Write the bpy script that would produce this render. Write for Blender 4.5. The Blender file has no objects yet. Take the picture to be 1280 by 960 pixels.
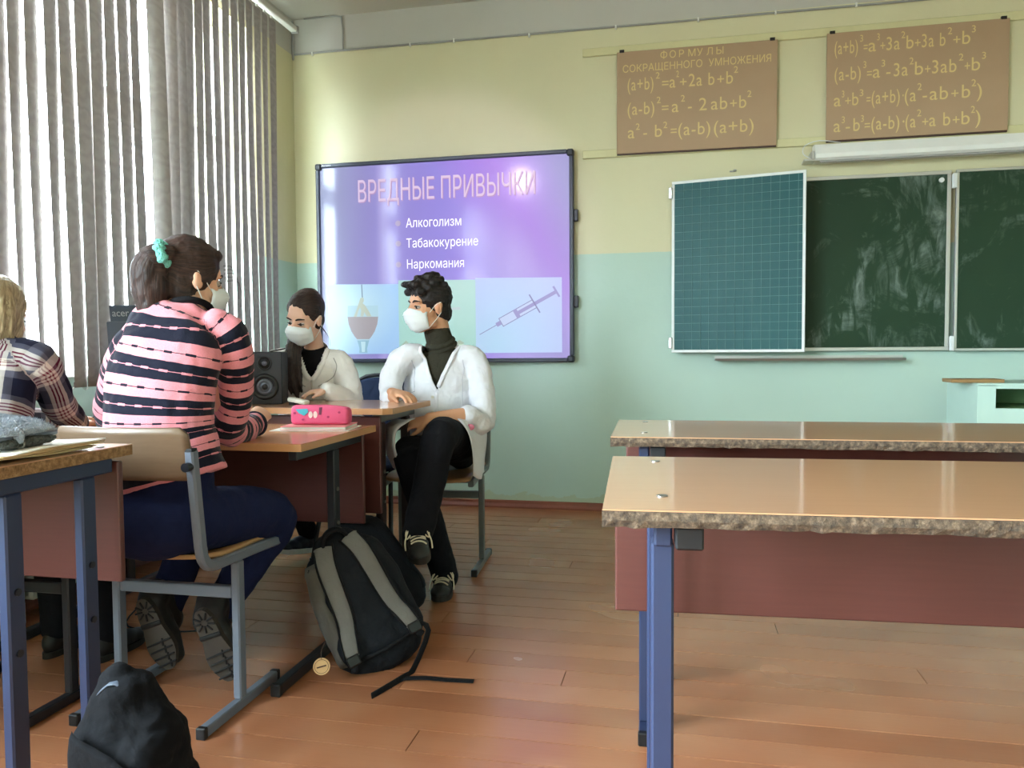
import bpy, bmesh, math, random
import numpy as np
from math import sin, cos, pi, radians
from mathutils import Vector, Matrix
from mathutils.bvhtree import BVHTree
random.seed(7)
S = bpy.context.scene
COL = S.collection
V = Vector

# ------------------------------------------------------------------ camera
FPX, YAW, PITCH, ROLL, CAMZ = 975.0, radians(12.2), radians(2.6), radians(0.4), 1.05
_fw = V((-sin(YAW)*cos(PITCH), cos(YAW)*cos(PITCH), -sin(PITCH)))
_r0 = V((cos(YAW), sin(YAW), 0)); _u0 = _r0.cross(_fw)
_rt = _r0*cos(ROLL) - _u0*sin(ROLL); _up = _r0*sin(ROLL) + _u0*cos(ROLL)
CAM = V((0, 0, CAMZ))
cd = bpy.data.cameras.new('camera'); cam = bpy.data.objects.new('camera', cd); COL.objects.link(cam)
cd.sensor_width = 36; cd.lens = FPX/1280*36; cd.clip_start = 0.05
m3 = Matrix((_rt, _up, -_fw)).transposed()
cam.matrix_world = Matrix.Translation(CAM) @ m3.to_4x4()
S.camera = cam
def at(x, y, d):
    """world point seen at a measured place of the photograph, d metres in front of the lens"""
    return CAM + (_fw + _rt*((x-640)/FPX) + _up*((480-y)/FPX))*d

# ------------------------------------------------------------------ view, sky, daylight
S.view_settings.view_transform = 'Standard'; S.view_settings.look = 'None'
S.view_settings.gamma = 1; S.view_settings.use_curve_mapping = False
S.view_settings.exposure = 5.28
W = bpy.data.worlds.new('sky'); S.world = W; W.use_nodes = True
bg = W.node_tree.nodes['Background']; bg.inputs[1].default_value = 2.0
_n = W.node_tree.nodes; _tc = _n.new('ShaderNodeTexCoord'); _sp = _n.new('ShaderNodeSeparateXYZ'); _rp = _n.new('ShaderNodeValToRGB')   # overcast sky over darker ground
W.node_tree.links.new(_tc.outputs['Generated'], _sp.inputs[0]); W.node_tree.links.new(_sp.outputs[2], _rp.inputs[0]); W.node_tree.links.new(_rp.outputs[0], bg.inputs[0])
_rp.color_ramp.elements[0].position = 0.0; _rp.color_ramp.elements[0].color = (0.20, 0.21, 0.22, 1); _rp.color_ramp.elements[1].position = 0.03; _rp.color_ramp.elements[1].color = (0.77, 0.88, 1.0, 1)
def portal(loc, sy, sz):
    l = bpy.data.lights.new('window_portal', 'AREA'); l.shape = 'RECTANGLE'; l.size = sz; l.size_y = sy
    l.cycles.is_portal = True
    o = bpy.data.objects.new('window_portal', l); COL.objects.link(o)
    o.location = loc; o.rotation_euler = (0, -pi/2, 0)       # -Z of the lamp looks to +X
XL, XR, YF, YB, ZC = -2.60, 3.7, 5.0, -4.6, 3.30
WIN = [(1.25, 4.47), (-1.45, 0.85), (-4.3, -1.85)]; WZ0, WZ1 = 0.98, 3.02
for a, b in WIN: portal((XL-0.33, (a+b)/2, (WZ0+WZ1)/2), b-a, WZ1-WZ0)

# ------------------------------------------------------------------ materials
def lin(c):
    return tuple(((v/255)/12.92 if v/255 <= 0.04045 else ((v/255+0.055)/1.055)**2.4) for v in c)
MATS = {}
class NT:
    def __init__(s, name):
        s.m = bpy.data.materials.new(name); s.m.use_nodes = True; s.t = s.m.node_tree
        s.b = s.t.nodes['Principled BSDF']; s.out = s.t.nodes['Material Output']
    def n(s, typ, **kw):
        x = s.t.nodes.new(typ)
        for k, v in kw.items(): setattr(x, k, v)
        return x
    def l(s, a, b): s.t.links.new(a, b)
    def setv(s, sock, v):
        if hasattr(v, 'is_linked'): s.l(v, sock)
        elif isinstance(v, (tuple, list)) and len(v) == 3 and sock.type == 'RGBA': sock.default_value = (*v, 1)
        else: sock.default_value = v
    def math(s, op, a, b=0.0, c=0.0):
        x = s.n('ShaderNodeMath', operation=op)
        for i, v in enumerate((a, b, c)): s.setv(x.inputs[i], v)
        return x.outputs[0]
    def mix(s, f, a, b):
        x = s.n('ShaderNodeMix', data_type='RGBA')
        s.setv(x.inputs[0], f); s.setv(x.inputs[6], a); s.setv(x.inputs[7], b)
        return x.outputs[2]
    def coords(s, kind='Object', scale=(1, 1, 1)):
        tc = s.n('ShaderNodeTexCoord'); mp = s.n('ShaderNodeMapping'); mp.inputs['Scale'].default_value = scale
        s.l(tc.outputs[kind], mp.inputs[0]); return mp.outputs[0]
    def noise(s, scale, vec=None, detail=4, rough=0.55, dist=0):
        x = s.n('ShaderNodeTexNoise'); x.inputs['Scale'].default_value = scale; x.inputs['Detail'].default_value = detail
        x.inputs['Roughness'].default_value = rough; x.inputs['Distortion'].default_value = dist
        if vec is not None: s.l(vec, x.inputs['Vector'])
        return x.outputs[0]
    def ramp(s, f, stops, interp='LINEAR'):
        x = s.n('ShaderNodeValToRGB'); r = x.color_ramp; r.interpolation = interp
        while len(r.elements) < len(stops): r.elements.new(0.5)
        for e, (p, c) in zip(r.elements, stops):
            e.position = p; e.color = (*c, 1) if len(c) == 3 else c
        s.l(f, x.inputs[0]); return x.outputs[0]
    def attr(s, name):
        x = s.n('ShaderNodeAttribute'); x.attribute_name = name; return x.outputs['Fac']
    def bump(s, h, strength=0.3, dist=0.01):
        x = s.n('ShaderNodeBump'); x.inputs['Strength'].default_value = strength; x.inputs['Distance'].default_value = dist
        s.l(h, x.inputs['Height']); s.l(x.outputs[0], s.b.inputs['Normal'])
    def base(s, c): s.setv(s.b.inputs['Base Color'], c)
    def set(s, **kw):
        nm = dict(rough='Roughness', metal='Metallic', spec='Specular IOR Level', coat='Coat Weight', coatr='Coat Roughness', sheen='Sheen Weight', sss='Subsurface Weight')
        for k, v in kw.items(): s.setv(s.b.inputs[nm[k]], v)
def plain(name, c, rough=0.5, var=0.12, scale=30, bump=0.0, bscale=80, stretch=(1, 1, 1), **kw):
    """painted / moulded / woven surface: one colour with a little procedural unevenness"""
    if name in MATS: return MATS[name]
    t = NT(name); c = lin(c); co = t.coords('Object', stretch)
    f = t.noise(scale, co)
    t.base(t.mix(f, tuple(v*(1-var) for v in c), tuple(min(1, v*(1+var)) for v in c)))
    t.set(rough=rough, **kw)
    if bump: t.bump(t.noise(bscale, co), bump, 0.004)
    MATS[name] = t.m; return t.m
def glow(name, c, strength):
    t = NT(name); t.base((0, 0, 0)); t.b.inputs['Emission Color'].default_value = (*lin(c), 1)
    t.b.inputs['Emission Strength'].default_value = strength; MATS[name] = t.m; return t.m
def woodlam(name, c, c2, rough=0.3, coat=0.0, scale=3.0, axis=0):
    t = NT(name); sc = [40, 40, 40]; sc[axis] = 2.0
    co = t.coords('Object', tuple(sc)); n1 = t.noise(scale, co, 5); n2 = t.noise(1.2, t.coords('Object', (3, 3, 3)))
    t.base(t.mix(t.math('ADD', t.math('MULTIPLY', n1, 0.7), t.math('MULTIPLY', n2, 0.3)), lin(c), lin(c2)))
    t.set(rough=rough, coat=coat, coatr=0.08); MATS[name] = t.m; return t.m
def chipboard(name, dark=False):
    t = NT(name); co = t.coords('Object', (1, 1, 1)); n = t.noise(70, co, 6, 0.7)
    a, b, c = ((44, 35, 27), (82, 66, 50), (124, 104, 82)) if dark else ((92, 70, 46), (140, 108, 72), (176, 144, 104))
    t.base(t.ramp(n, [(0.32, lin(a)), (0.5, lin(b)), (0.68, lin(c))])); t.set(rough=0.85)
    t.bump(t.noise(120, co, 5, 0.7), 0.8, 0.004); MATS[name] = t.m; return t.m
def wallpaint(name):
    t = NT(name); g = t.n('ShaderNodeNewGeometry'); sp = t.n('ShaderNodeSeparateXYZ'); t.l(g.outputs['Position'], sp.inputs[0])
    z = sp.outputs[2]; co = t.coords('Object')
    stain = t.noise(1.3, co, 5); fine = t.noise(35, co, 3)
    yel = t.mix(stain, lin((200, 193, 156)), lin((212, 207, 172)))
    grn = t.mix(stain, lin((168, 190, 176)), lin((180, 204, 192)))
    top = t.mix(stain, lin((176, 174, 166)), lin((192, 190, 182)))
    zz = t.math('ADD', z, t.math('MULTIPLY', t.math('SUBTRACT', fine, 0.5), 0.006))
    c = t.mix(t.math('GREATER_THAN', zz, 1.648), grn, yel)
    c = t.mix(t.math('GREATER_THAN', z, 3.062), c, top)
    # flaking plaster just above the skirting
    fl = t.noise(7, t.coords('Object', (1, 1, 2.2)), 6, 0.65)
    low = t.math('LESS_THAN', t.math('ADD', z, t.math('MULTIPLY', fl, 0.16)), 0.17)
    c = t.mix(low, c, lin((172, 186, 160)))
    t.base(c); t.set(rough=0.42, spec=0.35)
    t.bump(t.math('ADD', t.math('MULTIPLY', t.noise(9, co, 4), 1.0), t.math('MULTIPLY', low, 0.25)), 0.12, 0.02)
    MATS[name] = t.m; return t.m
def stripes_knit(name):
    """navy and pink bands, each with a thin dashed line of the other colour"""
    t = NT(name); u = t.attr('u'); v = t.attr('v')
    f = t.math('FRACT', t.math('MULTIPLY', u, 1/0.094))
    dash = t.math('LESS_THAN', t.math('FRACT', t.math('MULTIPLY', v, 1/0.056)), 0.42)
    half = t.math('ADD', 0.010, t.math('MULTIPLY', dash, 0.022))
    band = t.math('GREATER_THAN', f, 0.5)
    dist = t.math('ABSOLUTE', t.math('SUBTRACT', t.math('FRACT', t.math('MULTIPLY', f, 2)), 0.5))
    line = t.math('LESS_THAN', t.math('MULTIPLY', dist, 0.5), half)
    x = t.math('ABSOLUTE', t.math('SUBTRACT', band, line))
    wv = t.noise(260, t.coords('Object'), 2)
    t.base(t.mix(x, lin((14, 16, 34)), t.mix(wv, lin((212, 126, 138)), lin((230, 150, 158)))))
    t.set(rough=0.9, sheen=0.15, spec=0.2)
    t.bump(t.math('ADD', t.noise(420, t.coords('Object'), 2), t.math('MULTIPLY', line, 1.0)), 0.35, 0.003)
    MATS[name] = t.m; return t.m
def plaid_cloth(name):
    t = NT(name); u = t.attr('u'); v = t.attr('v'); P = 0.15
    def tone(x):
        f = t.math('FRACT', t.math('MULTIPLY', x, 1/P))
        n, g, w, r = lin((20, 22, 44)), lin((92, 92, 108)), lin((226, 216, 208)), lin((118, 22, 50))
        return t.ramp(f, [(0, n), (0.40, g), (0.52, w), (0.60, r), (0.63, w), (0.67, r), (0.70, w), (0.74, r), (0.77, w), (0.85, g)], 'CONSTANT')
    t.base(t.mix(0.5, tone(u), tone(t.math('ADD', v, 0.03)))); t.set(rough=0.9, spec=0.2)
    t.bump(t.noise(300, t.coords('Object'), 2), 0.2, 0.002); MATS[name] = t.m; return t.m
def hairmat(name, c, c2, vs=60):
    t = NT(name); cb = t.n('ShaderNodeCombineXYZ'); t.l(t.math('MULTIPLY', t.attr('u'), 5.0), cb.inputs[0]); t.l(t.math('MULTIPLY', t.attr('v'), vs), cb.inputs[1])
    n = t.noise(3.0, cb.outputs[0], 5, 0.6)
    t.base(t.ramp(n, [(0.35, lin(c)), (0.68, lin(c2))])); t.set(rough=0.52, spec=0.35)
    t.bump(n, 0.5, 0.006); MATS[name] = t.m; return t.m
def skinmat(name, c):
    t = NT(name); n = t.noise(18, t.coords('Object'), 4); c = lin(c)
    t.base(t.mix(n, tuple(v*x for v, x in zip(c, (0.93, 0.86, 0.84))), c)); t.set(rough=0.5, spec=0.4, sss=0.08)
    t.b.inputs['Subsurface Radius'].default_value = (0.02, 0.008, 0.005)
    t.bump(t.noise(220, t.coords('Object'), 2), 0.08, 0.002); MATS[name] = t.m; return t.m
def cloth(name, c, rough=0.9, var=0.1, fold=0.25, fscale=14, **kw):
    t = NT(name); co = t.coords('Object'); c = lin(c); n = t.noise(20, co)
    t.base(t.mix(n, tuple(v*(1-var) for v in c), tuple(min(1, v*(1+var)) for v in c))); t.set(rough=rough, spec=0.2, **kw)
    t.bump(t.math('ADD', t.noise(fscale, co, 3, 0.5, 0.6), t.math('MULTIPLY', t.noise(500, co, 2), 0.06)), fold, 0.03)
    MATS[name] = t.m; return t.m

# ------------------------------------------------------------------ mesh helpers
def box(bm, c, s, rot=None, bevel=0.0, seg=1):
    r = bmesh.ops.create_cube(bm, size=1.0); vs = r['verts']
    for v in vs: v.co = V((v.co.x*s[0], v.co.y*s[1], v.co.z*s[2]))
    if bevel:
        es = list({e for v in vs for e in v.link_edges})
        rr = bmesh.ops.bevel(bm, geom=es, offset=bevel, segments=seg, affect='EDGES', profile=0.5)
        vs = list({v for f in rr['faces'] for v in f.verts} | {v for v in vs if v.is_valid})
    M = Matrix.Translation(V(c)) @ (rot.to_4x4() if rot is not None else Matrix())
    for v in vs: v.co = M @ v.co
    return vs
def ellip(bm, c, ax, ay, az, seg=20, rings=12):
    """ellipsoid with three axis vectors"""
    r = bmesh.ops.create_uvsphere(bm, u_segments=seg, v_segments=rings, radius=1.0)
    for v in r['verts']: v.co = V(c) + V(ax)*v.co.x + V(ay)*v.co.y + V(az)*v.co.z
    return r['verts']
def frames(pts, side):
    n = len(pts); out = []; s0 = V(side)
    for i in range(n):
        t = (pts[min(i+1, n-1)] - pts[max(i-1, 0)]).normalized()
        s = s0 - t*s0.dot(t)
        if s.length < 1e-3: s = t.orthogonal()
        s.normalize(); s0 = s; out.append((t, s, t.cross(s)))
    return out
def smoothpath(pts, rads, k=4):
    """Catmull-Rom through the points, radii interpolated with them"""
    n = len(pts)
    if n < 3 or k < 2: return [V(p) for p in pts], list(rads)
    P, R = [], []
    for i in range(n-1):
        p0, p1, p2, p3 = V(pts[max(i-1, 0)]), V(pts[i]), V(pts[i+1]), V(pts[min(i+2, n-1)])
        for j in range(k):
            t = j/k
            P.append(0.5*((2*p1) + (p2-p0)*t + (2*p0-5*p1+4*p2-p3)*t*t + (3*p1-p0-3*p2+p3)*t**3))
            a, b = rads[i], rads[i+1]; w = t*t*(3-2*t)
            R.append(tuple(x*(1-w)+y*w for x, y in zip(a, b)))
    P.append(V(pts[-1])); R.append(tuple(rads[-1])); return P, R
def tube(bm, pts, rads, side=(1, 0, 0), seg=14, cap='round', k=3, closed=False):
    """tapering tube; rads: numbers or (along side, across) pairs"""
    rads = [(r, r) if not isinstance(r, (tuple, list)) else tuple(r) for r in rads]
    if len(rads) == 1: rads = rads*len(pts)
    P, R = smoothpath(pts, rads, k); F = frames(P, side); rings = []
    def ring(c, s, o, a, b): return [bm.verts.new(c + s*(a*cos(2*pi*j/seg)) + o*(b*sin(2*pi*j/seg))) for j in range(seg)]
    def capring(i, sg):
        t, s, o = F[i]; a, b = R[i]; m = min(a, b); L = []
        for q in (0.35, 0.7, 0.9): L.append(ring(P[i] + t*(sg*m*q*0.9), s, o, a*math.sqrt(1-q*q), b*math.sqrt(1-q*q)))
        return L
    if cap == 'round': rings += list(reversed(capring(0, -1)))
    for p, (t, s, o), (a, b) in zip(P, F, R): rings.append(ring(p, s, o, a, b))
    if cap == 'round': rings += capring(len(P)-1, 1)
    for a, b in zip(rings[:-1], rings[1:]):
        for j in range(seg): bm.faces.new((a[j], a[(j+1) % seg], b[(j+1) % seg], b[j]))
    if cap != 'open':
        bm.faces.new(list(reversed(rings[0]))); bm.faces.new(rings[-1])
    return P, R, F
def rectsweep(bm, pts, w, h, side, bevel=True):
    """rectangular tube swept along a path; w along side, h across"""
    pts = [V(p) for p in pts]; F = frames(pts, side); c = min(w, h)*0.18; rings = []
    prof = [(w/2, h/2-c), (w/2-c, h/2), (-w/2+c, h/2), (-w/2, h/2-c), (-w/2, -h/2+c), (-w/2+c, -h/2), (w/2-c, -h/2), (w/2, -h/2+c)]
    for p, (t, s, o) in zip(pts, F): rings.append([bm.verts.new(p + s*a + o*b) for a, b in prof])
    for a, b in zip(rings[:-1], rings[1:]):
        for j in range(8): bm.faces.new((a[j], a[(j+1) % 8], b[(j+1) % 8], b[j]))
    bm.faces.new(list(reversed(rings[0]))); bm.faces.new(rings[-1])
def arc(c, r, a0, a1, n, ex, ey):
    return [V(c) + V(ex)*(r*cos(a0+(a1-a0)*i/n)) + V(ey)*(r*sin(a0+(a1-a0)*i/n)) for i in range(n+1)]
def cyl(bm, c, axis, r, h, seg=16, r2=None):
    ax = V(axis).normalized(); s = ax.orthogonal().normalized(); o = ax.cross(s); r2 = r if r2 is None else r2
    a = [bm.verts.new(V(c) - ax*h/2 + s*(r*cos(2*pi*j/seg)) + o*(r*sin(2*pi*j/seg))) for j in range(seg)]
    b = [bm.verts.new(V(c) + ax*h/2 + s*(r2*cos(2*pi*j/seg)) + o*(r2*sin(2*pi*j/seg))) for j in range(seg)]
    for j in range(seg): bm.faces.new((a[j], a[(j+1) % seg], b[(j+1) % seg], b[j]))
    bm.faces.new(list(reversed(a))); bm.faces.new(b)
def torus(bm, c, axis, R, r, seg=28, sub=10, ex=None, wob=0):
    ax = V(axis).normalized(); s = (V(ex) if ex else ax.orthogonal()).normalized(); o = ax.cross(s); rings = []
    for i in range(seg):
        a = 2*pi*i/seg; d = s*cos(a) + o*sin(a); rr = r*(1 + wob*sin(7*a) + wob*0.7*sin(11*a+1))
        rings.append([bm.verts.new(V(c) + d*(R + rr*cos(2*pi*j/sub)) + ax*(rr*sin(2*pi*j/sub))) for j in range(sub)])
    for i in range(seg):
        a, b = rings[i], rings[(i+1) % seg]
        for j in range(sub): bm.faces.new((a[j], a[(j+1) % sub], b[(j+1) % sub], b[j]))
def poly(bm, pts, thick, n=None):
    """flat outline given thickness along its normal"""
    vs = [bm.verts.new(V(p)) for p in pts]; f = bm.faces.new(vs); f.normal_update()
    nn = V(n).normalized() if n is not None else f.normal
    if f.normal.dot(nn) < 0: f.normal_flip()
    r = bmesh.ops.extrude_face_region(bm, geom=[f])
    for e in r['geom']:
        if isinstance(e, bmesh.types.BMVert): e.co += nn*thick
def grid(bm, fn, nu, nv):
    g = [[bm.verts.new(V(fn(i/nu, j/nv))) for j in range(nv+1)] for i in range(nu+1)]
    for i in range(nu):
        for j in range(nv): bm.faces.new((g[i][j], g[i+1][j], g[i+1][j+1], g[i][j+1]))
    return g
def mesh(bm, name='mesh', smooth=False, recalc=True):
    if recalc: bmesh.ops.recalc_face_normals(bm, faces=bm.faces)
    me = bpy.data.meshes.new(name); bm.to_mesh(me); bm.free()
    if smooth:
        me.polygons.foreach_set('use_smooth', [True]*len(me.polygons))
    return me
def solidify(bm, t):
    bmesh.ops.recalc_face_normals(bm, faces=bm.faces)
    bmesh.ops.solidify(bm, geom=bm.faces[:], thickness=t)
def obj(name, bm, m, parent=None, smooth=False, loc=None, recalc=True):
    me = bm if isinstance(bm, bpy.types.Mesh) else mesh(bm, name, smooth, recalc)
    o = bpy.data.objects.new(name, me); COL.objects.link(o)
    if m is not None and not me.materials: me.materials.append(MATS[m] if isinstance(m, str) else m)
    if parent is not None: o.parent = parent
    if loc is not None: o.location = loc
    return o
def autosmooth(o, ang=40):
    me = o.data; bm = bmesh.new(); bm.from_mesh(me)
    for f in bm.faces: f.smooth = True
    for e in bm.edges: e.smooth = (len(e.link_faces) == 2 and e.calc_face_angle(0) < radians(ang))
    bm.to_mesh(me); bm.free(); return o
def thing(name, label, cat, loc=(0, 0, 0), rotz=0.0, group=None):
    o = bpy.data.objects.new(name, None); COL.objects.link(o); o.empty_display_size = 0.1
    o.location = loc; o.rotation_euler = (0, 0, rotz); tag(o, label, cat, group); return o
def tag(o, label, cat, group=None):
    o['label'] = label; o['category'] = cat
    if group: o['group'] = group
    return o
def struct(name, bm, m, label=None, cat=None):
    o = obj(name, bm, m); o['kind'] = 'structure'
    o['label'] = label or name.replace('_', ' '); o['category'] = cat or name.split('_')[0]
    return o
def newbm(): return bmesh.new()
def B(*boxes):
    bm = newbm()
    for b in boxes: box(bm, *b[:2], **(b[2] if len(b) > 2 else {}))
    return bm
GLYPH = {}
def text(body, size, m, parent, loc, rot=(pi/2, 0, 0), xs=1.0, align='LEFT', ext=0.0012, name='lettering', spacing=1.0, fit=None):
    """built-in font; outlines triangulated here so that every letter fills cleanly"""
    from mathutils.geometry import delaunay_2d_cdt
    key = (body, size, spacing, ext)
    if key not in GLYPH:
        cu = bpy.data.curves.new('txt', 'FONT'); cu.body = body; cu.size = size; cu.fill_mode = 'NONE'; cu.space_character = spacing; cu.resolution_u = 5
        t = bpy.data.objects.new('txt', cu); COL.objects.link(t); dg = bpy.context.evaluated_depsgraph_get(); dg.update()
        w = bpy.data.meshes.new_from_object(t.evaluated_get(dg)); bpy.data.objects.remove(t)
        co = [V((v.co.x, v.co.y)) for v in w.vertices]; ed = [tuple(e.vertices) for e in w.edges]; bpy.data.meshes.remove(w)
        vs, _, fs = delaunay_2d_cdt(co, ed, [], 1, 1e-6)[:3]
        ed = [(max(q), min(q)) if abs(q[0]-q[1]) > 1 else (min(q), max(q)) for q in ed]; A = np.array([co[i] for i, _ in ed]); Bq = np.array([co[j] for _, j in ed])
        def odd(f):                                        # winding rule keeps the counters of the letters open
            x, y = np.mean([vs[i].x for i in f]), np.mean([vs[i].y for i in f]); k = (A[:, 1] > y) != (Bq[:, 1] > y)
            xx = A[k, 0] + (y-A[k, 1])/(Bq[k, 1]-A[k, 1])*(Bq[k, 0]-A[k, 0]); return int(np.sign(Bq[k, 1]-A[k, 1])[xx > x].sum()) != 0
        fs = [f for f in fs if odd(f)]
        bm = newbm(); bv = [bm.verts.new((p.x, p.y, 0)) for p in vs]
        for f in fs:
            try: bm.faces.new([bv[i] for i in f])
            except ValueError: pass
        bmesh.ops.recalc_face_normals(bm, faces=bm.faces)
        for f in bm.faces:
            if f.normal.z < 0: f.normal_flip()
        r = bmesh.ops.extrude_face_region(bm, geom=bm.faces[:])
        for e in r['geom']:
            if isinstance(e, bmesh.types.BMVert): e.co.z += max(ext, 0.0003)
        GLYPH[key] = mesh(bm, 'lettering')
    me = GLYPH[key].copy(); w = max((v.co.x for v in me.vertices), default=0)
    if fit and w*xs > fit: xs = fit/w
    o = obj(name, me, m, parent); o.location = loc; o.rotation_euler = rot; o.scale = (xs, 1, 1)
    return w*xs
def remesh(bm, voxel, smooth=4, disp=0.0, dscale=0.1):
    """weld overlapping closed shapes into one continuous skin"""
    bmesh.ops.recalc_face_normals(bm, faces=bm.faces)
    me = bpy.data.meshes.new('tmp'); bm.to_mesh(me); bm.free()
    o = bpy.data.objects.new('tmp', me); COL.objects.link(o)
    md = o.modifiers.new('r', 'REMESH'); md.mode = 'VOXEL'; md.voxel_size = voxel; md.use_smooth_shade = True
    if smooth:
        sm = o.modifiers.new('s', 'SMOOTH'); sm.factor = 0.5; sm.iterations = smooth
    if disp:
        tx = bpy.data.textures.new('folds', 'CLOUDS'); tx.noise_scale = dscale; tx.noise_depth = 2
        d = o.modifiers.new('d', 'DISPLACE'); d.texture = tx; d.strength = disp; d.mid_level = 0.5; d.texture_coords = 'GLOBAL'
    dg = bpy.context.evaluated_depsgraph_get(); dg.update()
    out = bpy.data.meshes.new_from_object(o.evaluated_get(dg)); bpy.data.objects.remove(o); bpy.data.meshes.remove(me)
    out.materials.clear()
    out.polygons.foreach_set('use_smooth', [True]*len(out.polygons))
    return out
class Fig:
    """closed tubes and ellipsoids collected, then welded; keeps the axis lines for the cloth pattern"""
    def __init__(s): s.bm = newbm(); s.ch = []
    def tube(s, pts, rads, side=(1, 0, 0), u0=0.0, seg=18, cap='round', k=4):
        P, R, F = tube(s.bm, [V(p) for p in pts], rads, side, seg, cap, k); s.ch.append((P, R, F, u0)); return s
    def ell(s, c, ax, ay, az): ellip(s.bm, c, ax, ay, az); return s
    def build(s, voxel, smooth=4, disp=0.0, dscale=0.1, uv=True, cut=None):
        me = remesh(s.bm, voxel, smooth, disp, dscale)
        if cut:
            bm = newbm(); bm.from_mesh(me)
            bmesh.ops.delete(bm, geom=[f for f in bm.faces if cut(f.calc_center_median())], context='FACES')
            bm.to_mesh(me); bm.free()
        if uv and s.ch:
            n = len(me.vertices); co = np.empty(n*3); me.vertices.foreach_get('co', co); co = co.reshape(-1, 3)
            best = np.full(n, 1e9); U = np.zeros(n); Vv = np.zeros(n); cid = np.zeros(n, int)
            for ci, (P, R, F, u0) in enumerate(s.ch):
                u = u0; rm = sum(a+b for a, b in R)/(2*len(R))
                for i in range(len(P)-1):
                    a = np.array(P[i]); b = np.array(P[i+1]); d = b-a; L = np.linalg.norm(d)
                    if L < 1e-6: continue
                    t = np.clip(((co-a) @ d)/(L*L), 0, 1); q = co - (a + t[:, None]*d)
                    r = (R[i][0]+R[i][1]+R[i+1][0]+R[i+1][1])/4
                    ds = np.linalg.norm(q, axis=1)/r
                    k = ds < best; best[k] = ds[k]; U[k] = (u + t*L)[k]; cid[k] = ci
                    sd = np.array(F[i][1]); od = np.array(F[i][2]); Vv[k] = (np.arctan2(q @ od, q @ sd)*rm)[k]
                    u += L
            ne = len(me.edges); ed = np.empty(ne*2, int); me.edges.foreach_get('vertices', ed); ed = ed.reshape(-1, 2); ed = ed[cid[ed[:, 0]] == cid[ed[:, 1]]]
            for _ in range(14):
                acc = U.copy(); cnt = np.ones(n)
                for i, j in ((0, 1), (1, 0)): np.add.at(acc, ed[:, i], U[ed[:, j]]); np.add.at(cnt, ed[:, i], 1)
                U = acc/cnt
            for nm, arr in (('u', U), ('v', Vv)):
                at_ = me.attributes.new(nm, 'FLOAT', 'POINT'); at_.data.foreach_set('value', arr.astype(np.float32))
        return me
def shift(me, off):
    me.transform(Matrix.Translation(-V(off))); return me
def bvh(me):
    bm = newbm(); bm.from_mesh(me); t = BVHTree.FromBMesh(bm); bm.free(); return t
def trace(tree, pts, r, n=6, lift=0.0, frm=None, flat=None, side=(1, 0, 0)):
    """cord / seam lying on a surface: points are pulled onto it (from frm: shot along that direction)"""
    out = []; pts = [V(p) for p in pts]; P, _ = smoothpath(pts, [(1, 1)]*len(pts), n)
    for p in P:
        if frm is not None:
            h = tree.ray_cast(p - V(frm)*0.4, V(frm), 1.0)
            q, nn = (h[0], h[1]) if h[0] is not None else tree.find_nearest(p)[:2]
        else: q, nn = tree.find_nearest(p)[:2]
        out.append(q + nn*lift)
    bm = newbm(); tube(bm, out, [flat or r]*len(out), side, 8, 'round', 1); return bm
# ================================================================== the room
wallpaint('wall_paint')
plain('ceiling_paint', (196, 192, 178), 0.7, 0.06, 2)
plain('white_paint', (222, 222, 216), 0.4, 0.05, 12)
plain('cable_grey', (150, 150, 146), 0.5)
t = NT('floor_varnish'); oi = t.n('ShaderNodeObjectInfo'); co = t.coords('Object', (1.4, 26, 26))
n1 = t.noise(3.2, co, 6, 0.6); n2 = t.noise(2.2, t.n('ShaderNodeNewGeometry').outputs['Position'], 2, 0.5)
c = t.mix(t.math('ADD', t.math('MULTIPLY', n1, 0.55), t.math('MULTIPLY', oi.outputs['Random'], 0.45)), lin((146, 92, 64)), lin((182, 122, 86)))
worn = t.ramp(n2, [(0.42, (0, 0, 0)), (0.80, (1, 1, 1))])
t.base(t.mix(t.math('MULTIPLY', worn, 0.4), c, lin((192, 150, 116))))
t.set(rough=t.math('ADD', 0.20, t.math('MULTIPLY', worn, 0.12)), spec=0.5); t.bump(t.noise(2.0, t.n('ShaderNodeNewGeometry').outputs['Position'], 3), 0.12, 0.02)
MATS['floor_varnish'] = t.m
plain('subfloor', (46, 30, 20), 0.9)
fl = struct('floor', B(((0.5*(XL+XR), 0.5*(YF+YB), -0.045), (XR-XL, YF-YB, 0.05))), 'subfloor', 'orange-brown varnished plank floor of the classroom', 'floor')
pm = B(((0, 0, 0), (1, 1, 1))); pm = mesh(pm, 'plank'); pm.materials.append(MATS['floor_varnish'])
PW = 0.118; y = YB; row = 0
while y < YF-0.001:
    w = min(PW, YF-y); x = XL; cuts = []
    x += [2.3, 1.1, 3.1, 1.7, 2.7][row % 5]*random.uniform(0.8, 1.2)
    xs = [XL]
    while x < XR-0.3: xs.append(x); x += random.uniform(2.2, 3.4)
    xs.append(XR)
    for a, b in zip(xs[:-1], xs[1:]):
        o = bpy.data.objects.new('plank', pm); COL.objects.link(o); o.parent = fl
        o.location = ((a+b)/2, y+w/2, -0.010 + random.uniform(-0.0008, 0)); o.scale = (b-a-0.0025, w-0.0044, 0.02)
    y += w; row += 1
struct('ceiling', B(((0.5*(XL+XR), 0.5*(YF+YB), ZC+0.05), (XR-XL+0.6, YF-YB+0.4, 0.1))), 'ceiling_paint', 'pale grey plaster ceiling', 'ceiling')
wf = struct('wall_front', B(((0.5*(XL+XR), YF+0.08, 1.65), (XR-XL+0.4, 0.16, 3.3))), 'wall_paint', 'front wall painted yellow above and mint green below', 'wall')
struct('wall_back', B(((0.5*(XL+XR), YB-0.08, 1.65), (XR-XL+0.4, 0.16, 3.3))), 'wall_paint', 'back wall behind the viewer', 'wall')
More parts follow.
